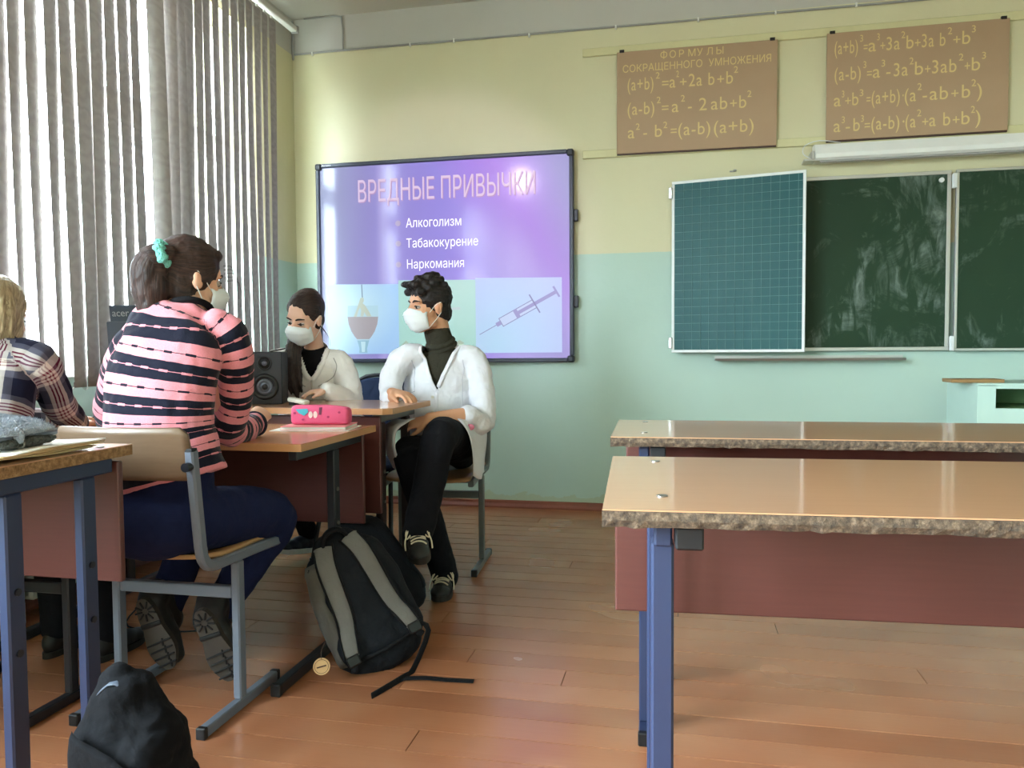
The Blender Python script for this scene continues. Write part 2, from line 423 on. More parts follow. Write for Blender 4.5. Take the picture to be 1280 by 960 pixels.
struct('wall_right', B(((XR+0.08, 0.5*(YF+YB), 1.65), (0.16, YF-YB, 3.3))), 'wall_paint', 'right-hand wall painted yellow and green', 'wall')
bm = newbm(); ys = sorted([YB, YF] + [v for w in WIN for v in w]); TH = 0.42; xc = XL-TH/2
box(bm, (xc, (YB+YF)/2, WZ0/2), (TH, YF-YB, WZ0)); box(bm, (xc, (YB+YF)/2, (WZ1+3.3)/2), (TH, YF-YB, 3.3-WZ1))
for a, b in zip(ys[0::2], ys[1::2]): box(bm, (xc, (a+b)/2, (WZ0+WZ1)/2), (TH, b-a, WZ1-WZ0))
wl = struct('wall_left', bm, 'wall_paint', 'window wall on the left, yellow above and green below', 'wall')
# skirting
plain('skirting_brown', (128, 66, 46), 0.45, 0.25, 20, 0.2)
def skirt(pts):
    bm = newbm(); prof = [(0, 0), (0.022, 0), (0.022, 0.012), (0.014, 0.03), (0.012, 0.045), (0.004, 0.05), (0, 0.05)]
    return prof, bm
prof, bm = skirt(None)
rings = [[bm.verts.new((x, YF - a, b)) for a, b in prof] for x in (XL, XR)]
for j in range(len(prof)-1): bm.faces.new((rings[0][j], rings[0][j+1], rings[1][j+1], rings[1][j]))
struct('baseboard_front', bm, 'skirting_brown', 'brown wooden skirting under the green front wall', 'skirting')
bm = newbm(); rings = [[bm.verts.new((XL + a, y, b)) for a, b in prof] for y in (YB, YF)]
for j in range(len(prof)-1): bm.faces.new((rings[0][j], rings[0][j+1], rings[1][j+1], rings[1][j]))
struct('baseboard_left', bm, 'skirting_brown', 'brown wooden skirting along the window wall', 'skirting')
# cable runs along the top of the front wall
def cable(name, pts, r, label, clips=()):
    bm = newbm(); tube(bm, [V(p) for p in pts], [r]*len(pts), (0, 1, 0), 8, 'round', 1)
    o = tag(obj(name, bm, 'cable_grey', smooth=True), label, 'cable')
    for c in clips:
        obj('clip', B((c, (0.012, 0.016, 0.026), dict(bevel=0.003))), 'white_paint', o)
    return o
zc = 3.062
cable('wall_cable', [(XL+0.02, YF-0.012, zc+0.002), (-2.0, YF-0.012, zc), (-1.2, YF-0.012, zc-0.006), (0, YF-0.012, zc-0.014), (1.2, YF-0.012, zc-0.02), (XR-0.02, YF-0.012, zc-0.01)], 0.007,
      'long grey cable clipped along the front wall between yellow and white paint', [(x, YF-0.012, zc-0.004-(0.011 if x > -1 else 0)) for x in (-2.45, -1.75, -1.45, -0.95, -0.4, 0.1, 0.55, 1.0, 1.45)])
cable('wall_cable', [(-2.225, YF-0.012, zc), (-2.225, YF-0.012, 3.20), (-2.235, YF-0.012, 3.285), (-2.28, YF-0.02, ZC-0.008), (-2.5, YF-0.02, ZC-0.008)], 0.006, 'short grey cable rising from the long cable to the ceiling near the corner')
cable('wall_cable', [(XL+0.012, YF-0.02, 3.03), (XL+0.012, YF-0.02, 3.28)], 0.008, 'vertical grey cable in the wall corner beside the blinds')
# white patch cover at the right end of the cornice band (crack line)
# ------------------------------------------------------------------ windows
t = NT('window_glass'); tr = t.n('ShaderNodeBsdfTransparent'); gl = t.n('ShaderNodeBsdfGlossy'); gl.inputs['Roughness'].default_value = 0.02
mx = t.n('ShaderNodeMixShader'); mx.inputs[0].default_value = 0.05
tr.inputs[0].default_value = (0.93, 0.96, 0.95, 1)
t.l(tr.outputs[0], mx.inputs[1]); t.l(gl.outputs[0], mx.inputs[2]); t.l(mx.outputs[0], t.out.inputs[0]); MATS['window_glass'] = t.m
def window(i, y0, y1, mull, label):
    xw = XL-0.22; bm = newbm(); fw = 0.075
    box(bm, (xw, (y0+y1)/2, WZ0+fw/2), (0.07, y1-y0, fw)); box(bm, (xw, (y0+y1)/2, WZ1-fw/2), (0.07, y1-y0, fw))
    for y in (y0+fw/2, y1-fw/2): box(bm, (xw, y, (WZ0+WZ1)/2), (0.07, fw, WZ1-WZ0-2*fw))
    o = struct('window_%d' % i, bm, 'white_paint', label, 'window')
    ys = [y0+fw] + mull + [y1-fw]; zt = 2.30
    for y in mull: obj('mullion', B(((xw, y, (WZ0+WZ1)/2), (0.066, 0.09, WZ1-WZ0-2*fw))), 'white_paint', o)
    for a, b in zip(ys[:-1], ys[1:]):
        a2 = a + (0.045 if a in mull else 0); b2 = b - (0.045 if b in mull else 0)
        obj('transom', B(((xw, (a2+b2)/2, zt), (0.062, b2-a2, 0.13))), 'white_paint', o)
        obj('pane', B(((xw, (a2+b2)/2, (WZ0+fw+zt-0.065)/2), (0.006, b2-a2, zt-0.065-WZ0-fw))), 'window_glass', o)
        obj('pane', B(((xw, (a2+b2)/2, (WZ1-fw+zt+0.065)/2), (0.006, b2-a2, WZ1-fw-zt-0.065))), 'window_glass', o)
    obj('window_sill', B(((XL-0.06, (y0+y1)/2, WZ0-0.02), (0.30, y1-y0+0.1, 0.04), dict(bevel=0.008))), 'white_paint', o)
window(1, *WIN[0], [2.15, 3.34], 'tall white-framed window glowing behind the vertical blinds')
window(2, *WIN[1], [-0.3], 'white-framed window beside the viewer on the left wall')
window(3, *WIN[2], [-3.1], 'white-framed window at the back of the left wall')
# radiator under the window
plain('radiator_paint', (206, 206, 196), 0.45, 0.08)
rd = thing('radiator', 'pale ribbed radiator low on the window wall', 'radiator', (XL+0.09, 3.1, 0))
for k in range(16):
    bm = newbm(); box(bm, (0, -0.72+k*0.09, 0.36), (0.11, 0.062, 0.56), bevel=0.02, seg=2); obj('rib', bm, 'radiator_paint', rd)
bm = newbm(); tube(bm, [V((0, -0.85, 0.14)), V((0, 0.75, 0.14))], [0.018, 0.018], (1, 0, 0), 10, 'round', 1); tube(bm, [V((0, -0.85, 0.58)), V((0, 0.75, 0.58))], [0.018, 0.018], (1, 0, 0), 10, 'round', 1)
obj('pipe', bm, 'radiator_paint', rd, True)
for yy in (-0.6, 0.5): obj('foot', B(((0, yy, 0.04), (0.06, 0.03, 0.08))), 'radiator_paint', rd)

# ------------------------------------------------------------------ vertical blinds
t = NT('blind_fabric'); co = t.coords('Object'); wv = t.n('ShaderNodeTexWave'); wv.wave_type = 'RINGS'; wv.inputs['Scale'].default_value = 5; wv.inputs['Distortion'].default_value = 9; wv.inputs['Detail Scale'].default_value = 2.5
t.l(co, wv.inputs['Vector']); colr = t.mix(t.math('MULTIPLY', wv.outputs[1], 0.35), lin((156, 149, 146)), lin((180, 173, 169)))
df = t.n('ShaderNodeBsdfDiffuse'); tl = t.n('ShaderNodeBsdfTranslucent'); mx = t.n('ShaderNodeMixShader'); mx.inputs[0].default_value = 0.008
t.l(colr, df.inputs[0]); t.l(colr, tl.inputs[0]); t.l(df.outputs[0], mx.inputs[1]); t.l(tl.outputs[0], mx.inputs[2]); t.l(mx.outputs[0], t.out.inputs[0]); MATS['blind_fabric'] = t.m
plain('blind_rail', (205, 203, 196), 0.4, 0.05)
XBL, ZT, ZB = -2.475, 3.12, 0.90
def slat_mesh(ang_top, ang_bot, sway, seed):
    rnd = random.Random(seed); bm = newbm(); n = 26; wid = 0.089; ph = rnd.uniform(0, 6)
    def fn(a, b):
        z = ZT - 0.03 - (ZT-0.03-ZB)*a; s = (b-0.5)*wid
        k = a**2.2; an = ang_top*(1-k) + ang_bot*k + 0.05*sin(ph+a*5)
        bow = 0.006*(1-(2*(b-0.5))**2)
        ox = sway*a*a + 0.004*sin(ph+a*4)
        return (bow*cos(an) + s*sin(an) + ox*0.6, s*cos(an) - bow*sin(an) + ox, z)
    grid(bm, fn, n, 6); return mesh(bm, 'slat', True, False)
def blind(y0, y1, pitch, label, special=None):
    b = thing('vertical_blind', label, 'blind', (XBL, (y0+y1)/2, 0), 0, 'vertical blinds of the left window'); yc = (y0+y1)/2
    n = int((y1-y0)/pitch+0.5)
    for i in range(n+1):
        yy = y0 + i*pitch; rnd = random.Random(i*7+int(y0*10)); a0 = radians(-8 + rnd.uniform(-2.5, 2.5)); a1 = a0 + radians(rnd.uniform(-9, 5)); sw = rnd.uniform(-0.012, 0.012)
        if special: a0, a1, sw = special(i, n, a0, a1, sw)
        s = obj('slat', slat_mesh(a0, a1, sw, i), 'blind_fabric', b, loc=(0, yy-yc, 0))
        obj('bottom_weight', B(((sw*0.6, sw, ZB+0.012), (0.004, 0.084, 0.02), dict(rot=Matrix.Rotation(-a1, 3, 'Z')))), 'blind_fabric', s)
        obj('carrier', B(((0, 0, ZT-0.022), (0.006, 0.02, 0.03))), 'blind_rail', s)
    bm = newbm()
    for i in range(n):                                     # bead chain hanging between the weights
        a, c = y0+i*pitch-yc, y0+(i+1)*pitch-yc
        tube(bm, [V((0.006, a, ZB+0.03)), V((0.006, (a+c)/2, ZB-0.012)), V((0.006, c, ZB+0.03))], [0.0016]*3, (1, 0, 0), 5, 'round', 4)
    obj('bead_chain', bm, 'blind_rail', b, True)
    return b
def sp_left(i, n, a0, a1, sw):
    if n-10 <= i <= n-6: a1 -= radians(16+5*(i % 3)); sw -= 0.01*(i % 2)
    if i == n: a0 -= radians(6); a1 -= radians(4)
    return a0, a1, sw
def sp_right(i, n, a0, a1, sw):
    if i == 0: return radians(24), radians(30), 0.01
    if i == 1: return radians(26), radians(-4), 0.02
    if i == 2: return radians(10), radians(-8), 0.02
    return a0, a1*0.6+a0*0.4, sw*0.4
P_ = 0.0852
bl = blind(3.235-P_*24, 3.235, P_, 'left vertical blind with wide gaps, swaying at the bottom', sp_left)
br = blind(3.385, 3.385+P_*13, P_, 'right vertical blind with straight slats, next to the corner', sp_right)
rl = thing('blind_rail', 'white headrail carrying both vertical blinds under the ceiling', 'rail', (XBL, 2.9, ZT))
obj('track', B(((0, 0.0, 0.022), (0.045, 3.76, 0.035), dict(bevel=0.005))), 'blind_rail', rl)
for yy in (-1.5, -0.5, 0.5, 1.5): obj('bracket', B(((-0.02, yy, 0.108), (0.05, 0.03, 0.138), dict(bevel=0.004))), 'blind_rail', rl)
obj('end_cap', B(((0, 1.895, 0.026), (0.05, 0.02, 0.046), dict(bevel=0.004))), 'cable_grey', rl)

# ------------------------------------------------------------------ interactive whiteboard
plain('iwb_frame', (48, 54, 70), 0.4, 0.1)
plain('iwb_corner', (36, 40, 50), 0.45, 0.1)
LUM = 1/(2**S.view_settings.exposure)                      # the projected picture is shown at its own brightness
IX0, IX1, IZ0, IZ1, IY = -2.42, -0.664, 0.962, 2.304, 4.95
iw = thing('interactive_whiteboard', 'wide interactive whiteboard showing a violet slide on the front wall', 'whiteboard', ((IX0+IX1)/2, IY, IZ0))
IW, IH = IX1-IX0, IZ1-IZ0; FW = 0.026
for nm, c, s in (('frame_rail', (0, 0.012, FW/2), (IW-0.08, 0.05, FW)), ('frame_rail', (0, 0.012, IH-FW/2), (IW-0.08, 0.05, FW)),
                 ('frame_rail', (-IW/2+FW/2, 0.012, IH/2), (FW, 0.05, IH-0.08)), ('frame_rail', (IW/2-FW/2, 0.012, IH/2), (FW, 0.05, IH-0.08))):
    obj(nm, B((c, s, dict(bevel=0.005))), 'iwb_frame', iw)
for sx in (-1, 1):
    for zz in (0.02, IH-0.02): obj('corner', B(((sx*(IW/2-0.02), 0.010, zz), (0.044, 0.058, 0.044), dict(bevel=0.012, seg=3))), 'iwb_corner', iw)
for zz in (0.385, 0.93): obj('bracket', B(((IW/2+0.012, 0.02, zz), (0.03, 0.03, 0.075), dict(bevel=0.004))), 'iwb_corner', iw)
obj('maker_mark', B(*[((-IW/2+0.055+0.011*k, -0.0135, IH-FW/2-0.001*(k % 2)), (0.008, 0.001, 0.006-0.001*(k % 3))) for k in range(6)]), plain('tiny_print', (200, 200, 205), 0.5), iw)
t = NT('slide_violet'); sp = t.n('ShaderNodeSeparateXYZ'); t.l(t.coords('Object'), sp.inputs[0])
gx = t.math('ADD', t.math('MULTIPLY', sp.outputs[0], 1/IW), 0.5); gz = t.math('MULTIPLY', sp.outputs[2], 1/IH)
h = t.ramp(gx, [(0.0, lin((158, 166, 200))), (0.10, lin((158, 158, 200))), (0.24, lin((162, 152, 222))), (0.27, lin((186, 176, 240))), (0.31, lin((160, 146, 226))), (0.5, lin((166, 150, 240))), (0.62, lin((176, 152, 246))), (0.78, lin((186, 168, 240))), (1.0, lin((178, 176, 224)))])
dg_ = t.math('MULTIPLY', t.math('ADD', gx, t.math('MULTIPLY', gz, 0.45)), 1/1.5)
h = t.mix(t.math('MULTIPLY', t.ramp(dg_, [(0.60, (0, 0, 0)), (0.76, (1, 1, 1)), (0.90, (0.1,)*3)]), 0.55), h, lin((196, 130, 250)))
t.base(t.mix(0.75, h, (0, 0, 0))); t.l(h, t.b.inputs['Emission Color']); t.b.inputs['Emission Strength'].default_value = LUM*0.66
t.set(rough=0.6, spec=0.1, coat=0.4, coatr=0.12); MATS['slide_violet'] = t.m
SY = 0.004                                                  # plane of the picture inside the frame
scr = obj('screen', B(((0, SY+0.012, IH/2), (IW-2*FW+0.004, 0.024, IH-2*FW+0.004))), 'slide_violet', iw)
def sx(px): return (px-557.5)/321.0*IW*0.9955               # slide places measured on the board itself
def sz(px, py):
    top = 205.6-(px-395)*0.0492; bot = 451.0+(px-395)*0.005
    return IH*(1-(py-top)/(bot-top))
def gm(name, c, k=1.0):
    n = 'slide_'+name
    if n not in MATS:
        t = NT(n); t.base(tuple(v*0.25*k**3 for v in lin(c))); t.b.inputs['Emission Color'].default_value = (*lin(c), 1); t.b.inputs['Emission Strength'].default_value = LUM*0.66*k
        t.set(rough=0.4); MATS[n] = t.m
    return MATS[n]
text('ВРЕДНЫЕ ПРИВЫЧКИ', 0.200, gm('title_shade', (190, 140, 190)), iw, (sx(450)+0.004, SY-0.002, sz(450, 252)-0.006), xs=0.56, ext=0.0005)
text('ВРЕДНЫЕ ПРИВЫЧКИ', 0.200, gm('title', (228, 200, 226), 1.05), iw, (sx(450), SY-0.0035, sz(450, 252)), xs=0.56, ext=0.0005)
for i, (w, py) in enumerate((('Алкоголизм', 283.5), ('Табакокурение', 308.5), ('Наркомания', 334.5))):
    text(w, 0.084, gm('bullet_text', (244, 242, 255), 1.3), iw, (sx(513), SY-0.002, sz(520, py)), xs=0.79, ext=0.0005)
    bm = newbm(); cyl(bm, (sx(503), SY-0.001, sz(500, py-5)), (0, 1, 0), 0.019, 0.002); obj('bullet', bm, gm('bullet', (190, 170, 205)), iw)
# three pictures on the slide
def pic(name, x0, y0, x1, y1, m, y=SY-0.001):
    bm = newbm(); poly(bm, [(sx(x0), y, sz(x0, y1)), (sx(x1), y, sz(x1, y1)), (sx(x1), y, sz(x1, y0)), (sx(x0), y, sz(x0, y0))], 0.001, (0, -1, 0)); return obj(name, bm, m, iw)
def grad(name, ca, cb, cx, cz, r):
    t = NT('slide_'+name); sp = t.n('ShaderNodeSeparateXYZ'); t.l(t.coords('Object'), sp.inputs[0])
    d = t.math('SQRT', t.math('ADD', t.math('POWER', t.math('SUBTRACT', sp.outputs[0], cx), 2), t.math('POWER', t.math('SUBTRACT', sp.outputs[2], cz), 2)))
    gcol = t.ramp(t.math('MULTIPLY', d, 1/r), [(0, lin(ca)), (1, lin(cb))]); t.base(t.mix(0.75, gcol, (0, 0, 0))); t.l(gcol, t.b.inputs['Emission Color']); t.b.inputs['Emission Strength'].default_value = LUM*0.66
    t.set(rough=0.4); MATS['slide_'+name] = t.m; return t.m
p1 = pic('wine_glass_picture', 409, 353.5, 502.5, 440.5, grad('glass_bg', (216, 250, 255), (172, 212, 255), sx(440), sz(440, 385), 0.34))
p2 = pic('smoking_picture', 502.5, 349, 600, 440.5, grad('green_bg', (196, 232, 226), (176, 224, 214), sx(580), sz(580, 360), 0.4), SY-0.0005)
p3 = pic('syringe_picture', 600, 347, 704.5, 440.5, grad('syringe_bg', (190, 226, 255), (198, 206, 255), sx(625), sz(625, 430), 0.55))
Y2 = SY-0.003
def spoly(parent, name, pts, m, y=Y2, th=0.0006):
    bm = newbm(); poly(bm, [(sx(a), y, sz(a, b)) for a, b in pts], th, (0, -1, 0)); return obj(name, bm, m, parent)
def mir(pts, cx): return pts + [(2*cx-a, b) for a, b in reversed(pts)]
gc = 455.5
spoly(p1, 'bowl', mir([(435.5, 380), (435, 394), (436.5, 403), (440, 412), (444, 419), (448, 423.5)], gc), gm('glass_clear', (190, 226, 240)), Y2+0.001)
spoly(p1, 'wine', mir([(435.2, 394), (436.5, 403), (440, 412), (444, 418), (447.5, 422)], gc), gm('wine', (176, 168, 174)))
spoly(p1, 'stem', mir([(447.5, 423.5), (449, 428), (450.5, 434), (450, 439)], gc), gm('glass_stem', (150, 196, 216)))
spoly(p1, 'stem_shine', mir([(452.5, 425), (453.5, 438)], gc), gm('glass_shine', (206, 240, 250)), Y2-0.001)
spoly(p1, 'figure', [(443.5, 394), (447, 386), (450.5, 377), (452.5, 371), (455, 369.5), (457, 371), (457, 375), (455.5, 377), (459, 380), (463, 386), (467, 393.5), (461, 393.5), (457.5, 388), (456, 393.5), (452.5, 393.5), (453.5, 386), (452, 382), (449.5, 387), (447.5, 394)], gm('figure', (204, 214, 196)), Y2-0.001)
spoly(p1, 'chain', [(453.9, 353.8), (455.3, 353.8), (456, 370), (454.6, 370)], gm('chain', (130, 150, 170)), Y2-0.001)
for k, (a, b, c, d) in enumerate(((503, 424, 520, 440), (568, 428, 592, 434), (574, 424, 586, 430), (520, 430, 532, 440))):
    spoly(p2, 'leaf', [(a, (b+d)/2), ((a+c)/2, b), (c, (b+d)/2+1), ((a+c)/2, d)], gm('leaf%d' % (k % 2), ((176, 192, 170), (226, 246, 226))[k % 2]))
spoly(p2, 'cigarette', [(566, 383.5), (581, 383), (581, 386), (566, 386.5)], gm('cigarette', (206, 214, 222)))
def rot2(cx, cy, ang):
    ca, sa = cos(ang), sin(ang); return lambda x, y: (cx + x*ca - y*sa, cy + x*sa + y*ca)
R_ = rot2(657, 388, radians(-29.5))
def srect(nm, x0, y0, x1, y1, m, y=Y2): return spoly(p3, nm, [R_(x0, y0), R_(x1, y0), R_(x1, y1), R_(x0, y1)], m, y)
gl1, gl2, gl3 = gm('syr_line', (140, 134, 180)), gm('syr_body', (204, 216, 250)), gm('syr_plunger', (160, 150, 206))
srect('barrel_outline', -30, -6, 18, 6, gl1, Y2+0.001); srect('barrel', -29, -5, 17, 5, gl2, Y2)
srect('stopper', -10, -5.5, -5, 5.5, gl3, Y2-0.001); srect('plunger_rod', -5, -2.2, 46, 2.2, gl3, Y2-0.001); srect('thumb_rest', 46, -7.5, 48.5, 7.5, gl3, Y2-0.001)
srect('flange', 16.5, -13, 18.2, 13, gl1, Y2-0.001); srect('hub', -36, -2.6, -30, 2.6, gl3, Y2-0.001); srect('needle', -60, -0.45, -36, 0.45, gl1, Y2-0.001)
obj('caption_line', B(((sx(701), SY-0.002, sz(701, 442.5)), (0.06, 0.001, 0.004))), gl3, iw)
# ------------------------------------------------------------------ ceiling projector (its lens is what glints on the board)
plain('projector_white', (214, 214, 210), 0.4); plain('black_plastic', (20, 20, 23), 0.42, 0.1)
pj = thing('projector', 'white projector hung from the ceiling facing the whiteboard', 'projector', (-1.76, 1.09, 2.93))
obj('housing', B(((0, 0, 0), (0.33, 0.25, 0.10), dict(bevel=0.015, seg=2))), 'projector_white', pj)
obj('mount_pole', B(((0, 0, 0.21), (0.04, 0.04, 0.32))), 'projector_white', pj); obj('mount_plate', B(((0, 0, 0.363), (0.16, 0.16, 0.014))), 'projector_white', pj)
bm = newbm(); cyl(bm, (0.02, 0.128, 0.0), (0, 1, 0), 0.035, 0.02, 20); obj('lens_ring', bm, 'black_plastic', pj)
sl = bpy.data.lights.new('projector_lamp', 'SPOT'); sl.energy = 2.6; sl.color = (0.86, 0.72, 1.0); sl.spot_size = radians(33); sl.spot_blend = 0.4; sl.shadow_soft_size = 0.035
so = bpy.data.objects.new('projector_lamp', sl); COL.objects.link(so); so.parent = pj; so.location = (0.02, 0.15, 0.0)
dv = V((-1.55, 4.95, 1.75)) - V((-1.74, 1.24, 2.93)); so.rotation_euler = dv.to_track_quat('-Z', 'Y').to_euler()

# ------------------------------------------------------------------ formula boards on rails
plain('rail_paint', (204, 198, 152), 0.45, 0.06)
for zc_, lab in ((2.272, 'lower painted wooden rail behind the formula boards'), (2.905, 'upper painted wooden rail behind the formula boards')):
    tag(obj('wall_rail', B(((1.0, YF-0.009, zc_), (3.22, 0.018, 0.05), dict(bevel=0.003))), 'rail_paint'), lab, 'rail')
t = NT('hardboard_brown'); co = t.coords('Object'); st = t.noise(2.6, co, 4); t.base(t.mix(st, lin((160, 132, 104)), lin((178, 150, 120)))); t.set(rough=0.55, spec=0.3); MATS['hardboard_brown'] = t.m
plain('formula_paint', (214, 190, 128), 0.6, 0.08, 40)
plain('dark_edge', (66, 42, 34), 0.6); plain('clip_black', (16, 14, 14), 0.5)
def formula_board(x0, x1, z0, z1, tilt, label, lines):
    w, h = x1-x0, z1-z0
    b = thing('formula_board', label, 'board', (x0, 4.968, z0), 0, 'formula boards above the chalkboard'); b.rotation_euler = (0, tilt, 0)
    obj('panel', B(((w/2, 0.004, h/2), (w, 0.012, h), dict(bevel=0.0015))), 'hardboard_brown', b)
    obj('bottom_batten', B(((w/2, 0.012, -0.004), (w*0.996, 0.022, 0.010))), 'dark_edge', b)
    for xx in (0.03, w-0.03): obj('hanging_clip', B(((xx, 0.004, h+0.004), (0.028, 0.016, 0.018))), 'clip_black', b)
    for toks in lines:
        nx = [q[1] for q in toks[1:]] + [0.99]
        for (s, x, z, size, sp), x2 in zip(toks, nx): text(s, size, 'formula_paint', b, (x*w, -0.003, z*h), ext=0.0006, spacing=sp, xs=0.98, fit=(x2-x)*w*0.93)
def eq(z, items, size=0.108): return [(s, x, z + dz, size*k, 1.08) for s, x, dz, k in items]
SUP, D2 = 0.52, 0.098
formula_board(-0.394, 0.559, 2.262, 2.884, 0.004, 'brown formula board with the two-line heading and three formulas', [
    [(ch, 0.275+0.058*i_, 0.905, 0.060, 1) for i_, ch in enumerate('ФОРМУЛЫ')], [('СОКРАЩЕННОГО', 0.035, 0.795, 0.062, 1.0), ('УМНОЖЕНИЯ', 0.58, 0.795, 0.062, 1.0)],
    eq(0.615, [('(a+b)', 0.065, 0, 1), ('2', 0.248, D2, SUP), ('=', 0.285, 0, .8), ('a', 0.335, 0, 1), ('2', 0.378, D2, SUP), ('+', 0.398, 0, .8), ('2a b', 0.455, 0, 1), ('+', 0.63, 0, .8), ('b', 0.685, 0, 1), ('2', 0.735, D2, SUP)]),
    eq(0.375, [('(a-b)', 0.065, 0, 1), ('2', 0.255, D2, SUP), ('=', 0.285, 0, .8), ('a', 0.35, 0, 1), ('2', 0.408, D2, SUP), ('-', 0.45, 0, .9), ('2', 0.52, 0, 1), ('ab', 0.595, 0, 1), ('+', 0.71, 0, .8), ('b', 0.765, 0, 1), ('2', 0.818, D2, SUP)]),
    eq(0.145, [('a', 0.07, 0, 1), ('2', 0.122, 0.08, SUP), ('-', 0.168, 0, .9), ('b', 0.24, 0, 1), ('2', 0.298, 0.08, SUP), ('=', 0.342, 0, .8), ('(a-b)', 0.388, 0, 1), ('(a+b)', 0.61, 0, 1)])])
formula_board(0.838, 1.806, 2.266, 2.888, 0.0, 'brown formula board with four lines of cubes, above the screen case', [
    eq(0.80, [('(a+b)', 0.04, 0, 1), ('3', 0.185, D2, SUP), ('=', 0.205, 0, .75), ('a', 0.232, 0, 1), ('3', 0.28, D2, SUP), ('+', 0.298, 0, .75), ('3a', 0.33, 0, 1), ('2', 0.415, D2, SUP), ('b', 0.44, 0, 1), ('+', 0.488, 0, .75), ('3a b', 0.525, 0, 1), ('2', 0.668, D2, SUP), ('+', 0.695, 0, .75), ('b', 0.742, 0, 1), ('3', 0.795, D2, SUP)]),
    eq(0.555, [('(a-b)', 0.04, 0, 1), ('3', 0.205, D2, SUP), ('=', 0.225, 0, .75), ('a', 0.258, 0, 1), ('3', 0.305, D2, SUP), ('-', 0.332, 0, .9), ('3a', 0.372, 0, 1), ('2', 0.462, D2, SUP), ('b', 0.488, 0, 1), ('+', 0.545, 0, .75), ('3ab', 0.582, 0, 1), ('2', 0.73, D2, SUP), ('+', 0.76, 0, .75), ('b', 0.795, 0, 1), ('3', 0.852, D2, SUP)]),
    eq(0.315, [('a', 0.04, 0, 1), ('3', 0.085, 0.08, SUP), ('+', 0.103, 0, .75), ('b', 0.142, 0, 1), ('3', 0.185, 0.08, SUP), ('=', 0.225, 0, .75), ('(a+b)', 0.252, 0, 1), ('·', 0.425, 0, 1), ('(a', 0.435, 0, 1), ('2', 0.508, D2, SUP), ('-', 0.535, 0, .9), ('ab', 0.575, 0, 1), ('+', 0.69, 0, .75), ('b', 0.745, 0, 1), ('2', 0.80, D2, SUP), (')', 0.83, 0, 1)]),
    eq(0.075, [('a', 0.04, 0, 1), ('3', 0.085, 0.08, SUP), ('-', 0.108, 0, .9), ('b', 0.15, 0, 1), ('3', 0.195, 0.08, SUP), ('=', 0.215, 0, .75), ('(a-b)', 0.252, 0, 1), ('·', 0.425, 0, 1), ('(a', 0.442, 0, 1), ('2', 0.508, D2, SUP), ('+', 0.535, 0, .75), ('a b', 0.575, 0, 1), ('+', 0.70, 0, .75), ('b', 0.745, 0, 1), ('2', 0.80, D2, SUP), (')', 0.825, 0, 1)])])

# ------------------------------------------------------------------ chalkboard
def chalk(name, a, b, smear, grid_=False):
    t = NT(name); co = t.coords('Object'); n = t.noise(1.6, co, 4); c = t.mix(n, lin(a), lin(b))
    s1 = t.noise(3.2, t.coords('Object', (1, 1, 0.8)), 7, 0.68, 1.6)
    s2 = t.noise(7, t.coords('Object', (2.6, 1, 0.7)), 4, 0.6, 1.0)
    f = t.math('MULTIPLY', t.ramp(s1, [(0.5, (0, 0, 0)), (0.78, (1, 1, 1))]), t.ramp(s2, [(0.42, (0, 0, 0)), (0.72, (1, 1, 1))]))
    t.base(t.mix(t.math('MULTIPLY', f, smear), c, lin((190, 204, 196)))); t.set(rough=0.45, spec=0.25); MATS[name] = t.m
chalk('chalk_green', (26, 48, 33), (36, 62, 40), 0.55); chalk('chalk_wing', (20, 76, 80), (28, 88, 88), 0.05)
t = NT('aluminium'); t.base(lin((196, 196, 194))); t.set(rough=0.38, metal=0.85); MATS['aluminium'] = t.m
plain('frame_white', (214, 216, 214), 0.4, 0.04); plain('grid_line', (108, 150, 150), 0.6)
def framed(parent, w, h, surf, fr, m_fr, m_s, y=0.0, th=0.022):
    p = obj(surf, B(((w/2, y+th/2+0.002, h/2), (w-2*fr+0.004, th-0.004, h-2*fr+0.004))), m_s, parent)
    for c, s in (((w/2, y+th/2, fr/2), (w, th, fr)), ((w/2, y+th/2, h-fr/2), (w, th, fr)), ((fr/2, y+th/2, h/2), (fr, th, h-2*fr)), ((w-fr/2, y+th/2, h/2), (fr, th, h-2*fr))):
        obj('frame_rail', B((c, s, dict(bevel=0.002))), m_fr, parent)
    return p
CX0, CX1, CZ0, CZ1 = -0.05, 1.518, 1.022, 2.055
cb = thing('chalkboard', 'dark green three-part chalkboard with a gridded left wing', 'chalkboard', (CX0, 4.955, CZ0)); CW, CH = CX1-CX0, CZ1-CZ0
framed(cb, CW, CH, 'board_panel', 0.022, 'aluminium', 'chalk_green')
wing = bpy.data.objects.new('left_wing', None); COL.objects.link(wing); wing.parent = cb; wing.location = (-0.005, -0.03, -0.004); wing.rotation_euler = (0, 0, radians(-11.5))
wing['label'] = 'blue-green gridded wing, folded half open'
WW, WH = 0.772, CH+0.012
framed(wing, WW, WH, 'wing_panel', 0.017, 'frame_white', 'chalk_wing')
bm = newbm(); step = 0.0505
for i in range(1, 15): box(bm, (0.017+0.006+i*step, 0.0005, WH/2), (0.0016, 0.003, WH-0.036))
for i in range(1, 20): box(bm, (WW/2, 0.0005, 0.017+0.01+i*step), (WW-0.036, 0.003, 0.0016))
obj('grid_print', bm, 'grid_line', wing)
for zz in (0.06, WH-0.07): obj('hinge', B(((-0.006, 0.0, zz), (0.022, 0.03, 0.07), dict(bevel=0.004))), 'aluminium', wing)
w2 = bpy.data.objects.new('right_wing', None); COL.objects.link(w2); w2.parent = cb; w2.location = (CW+0.022, -0.012, -0.004); w2['label'] = 'green right wing opened flat along the wall'
framed(w2, 0.78, CH+0.004, 'wing_panel', 0.016, 'aluminium', 'chalk_green')
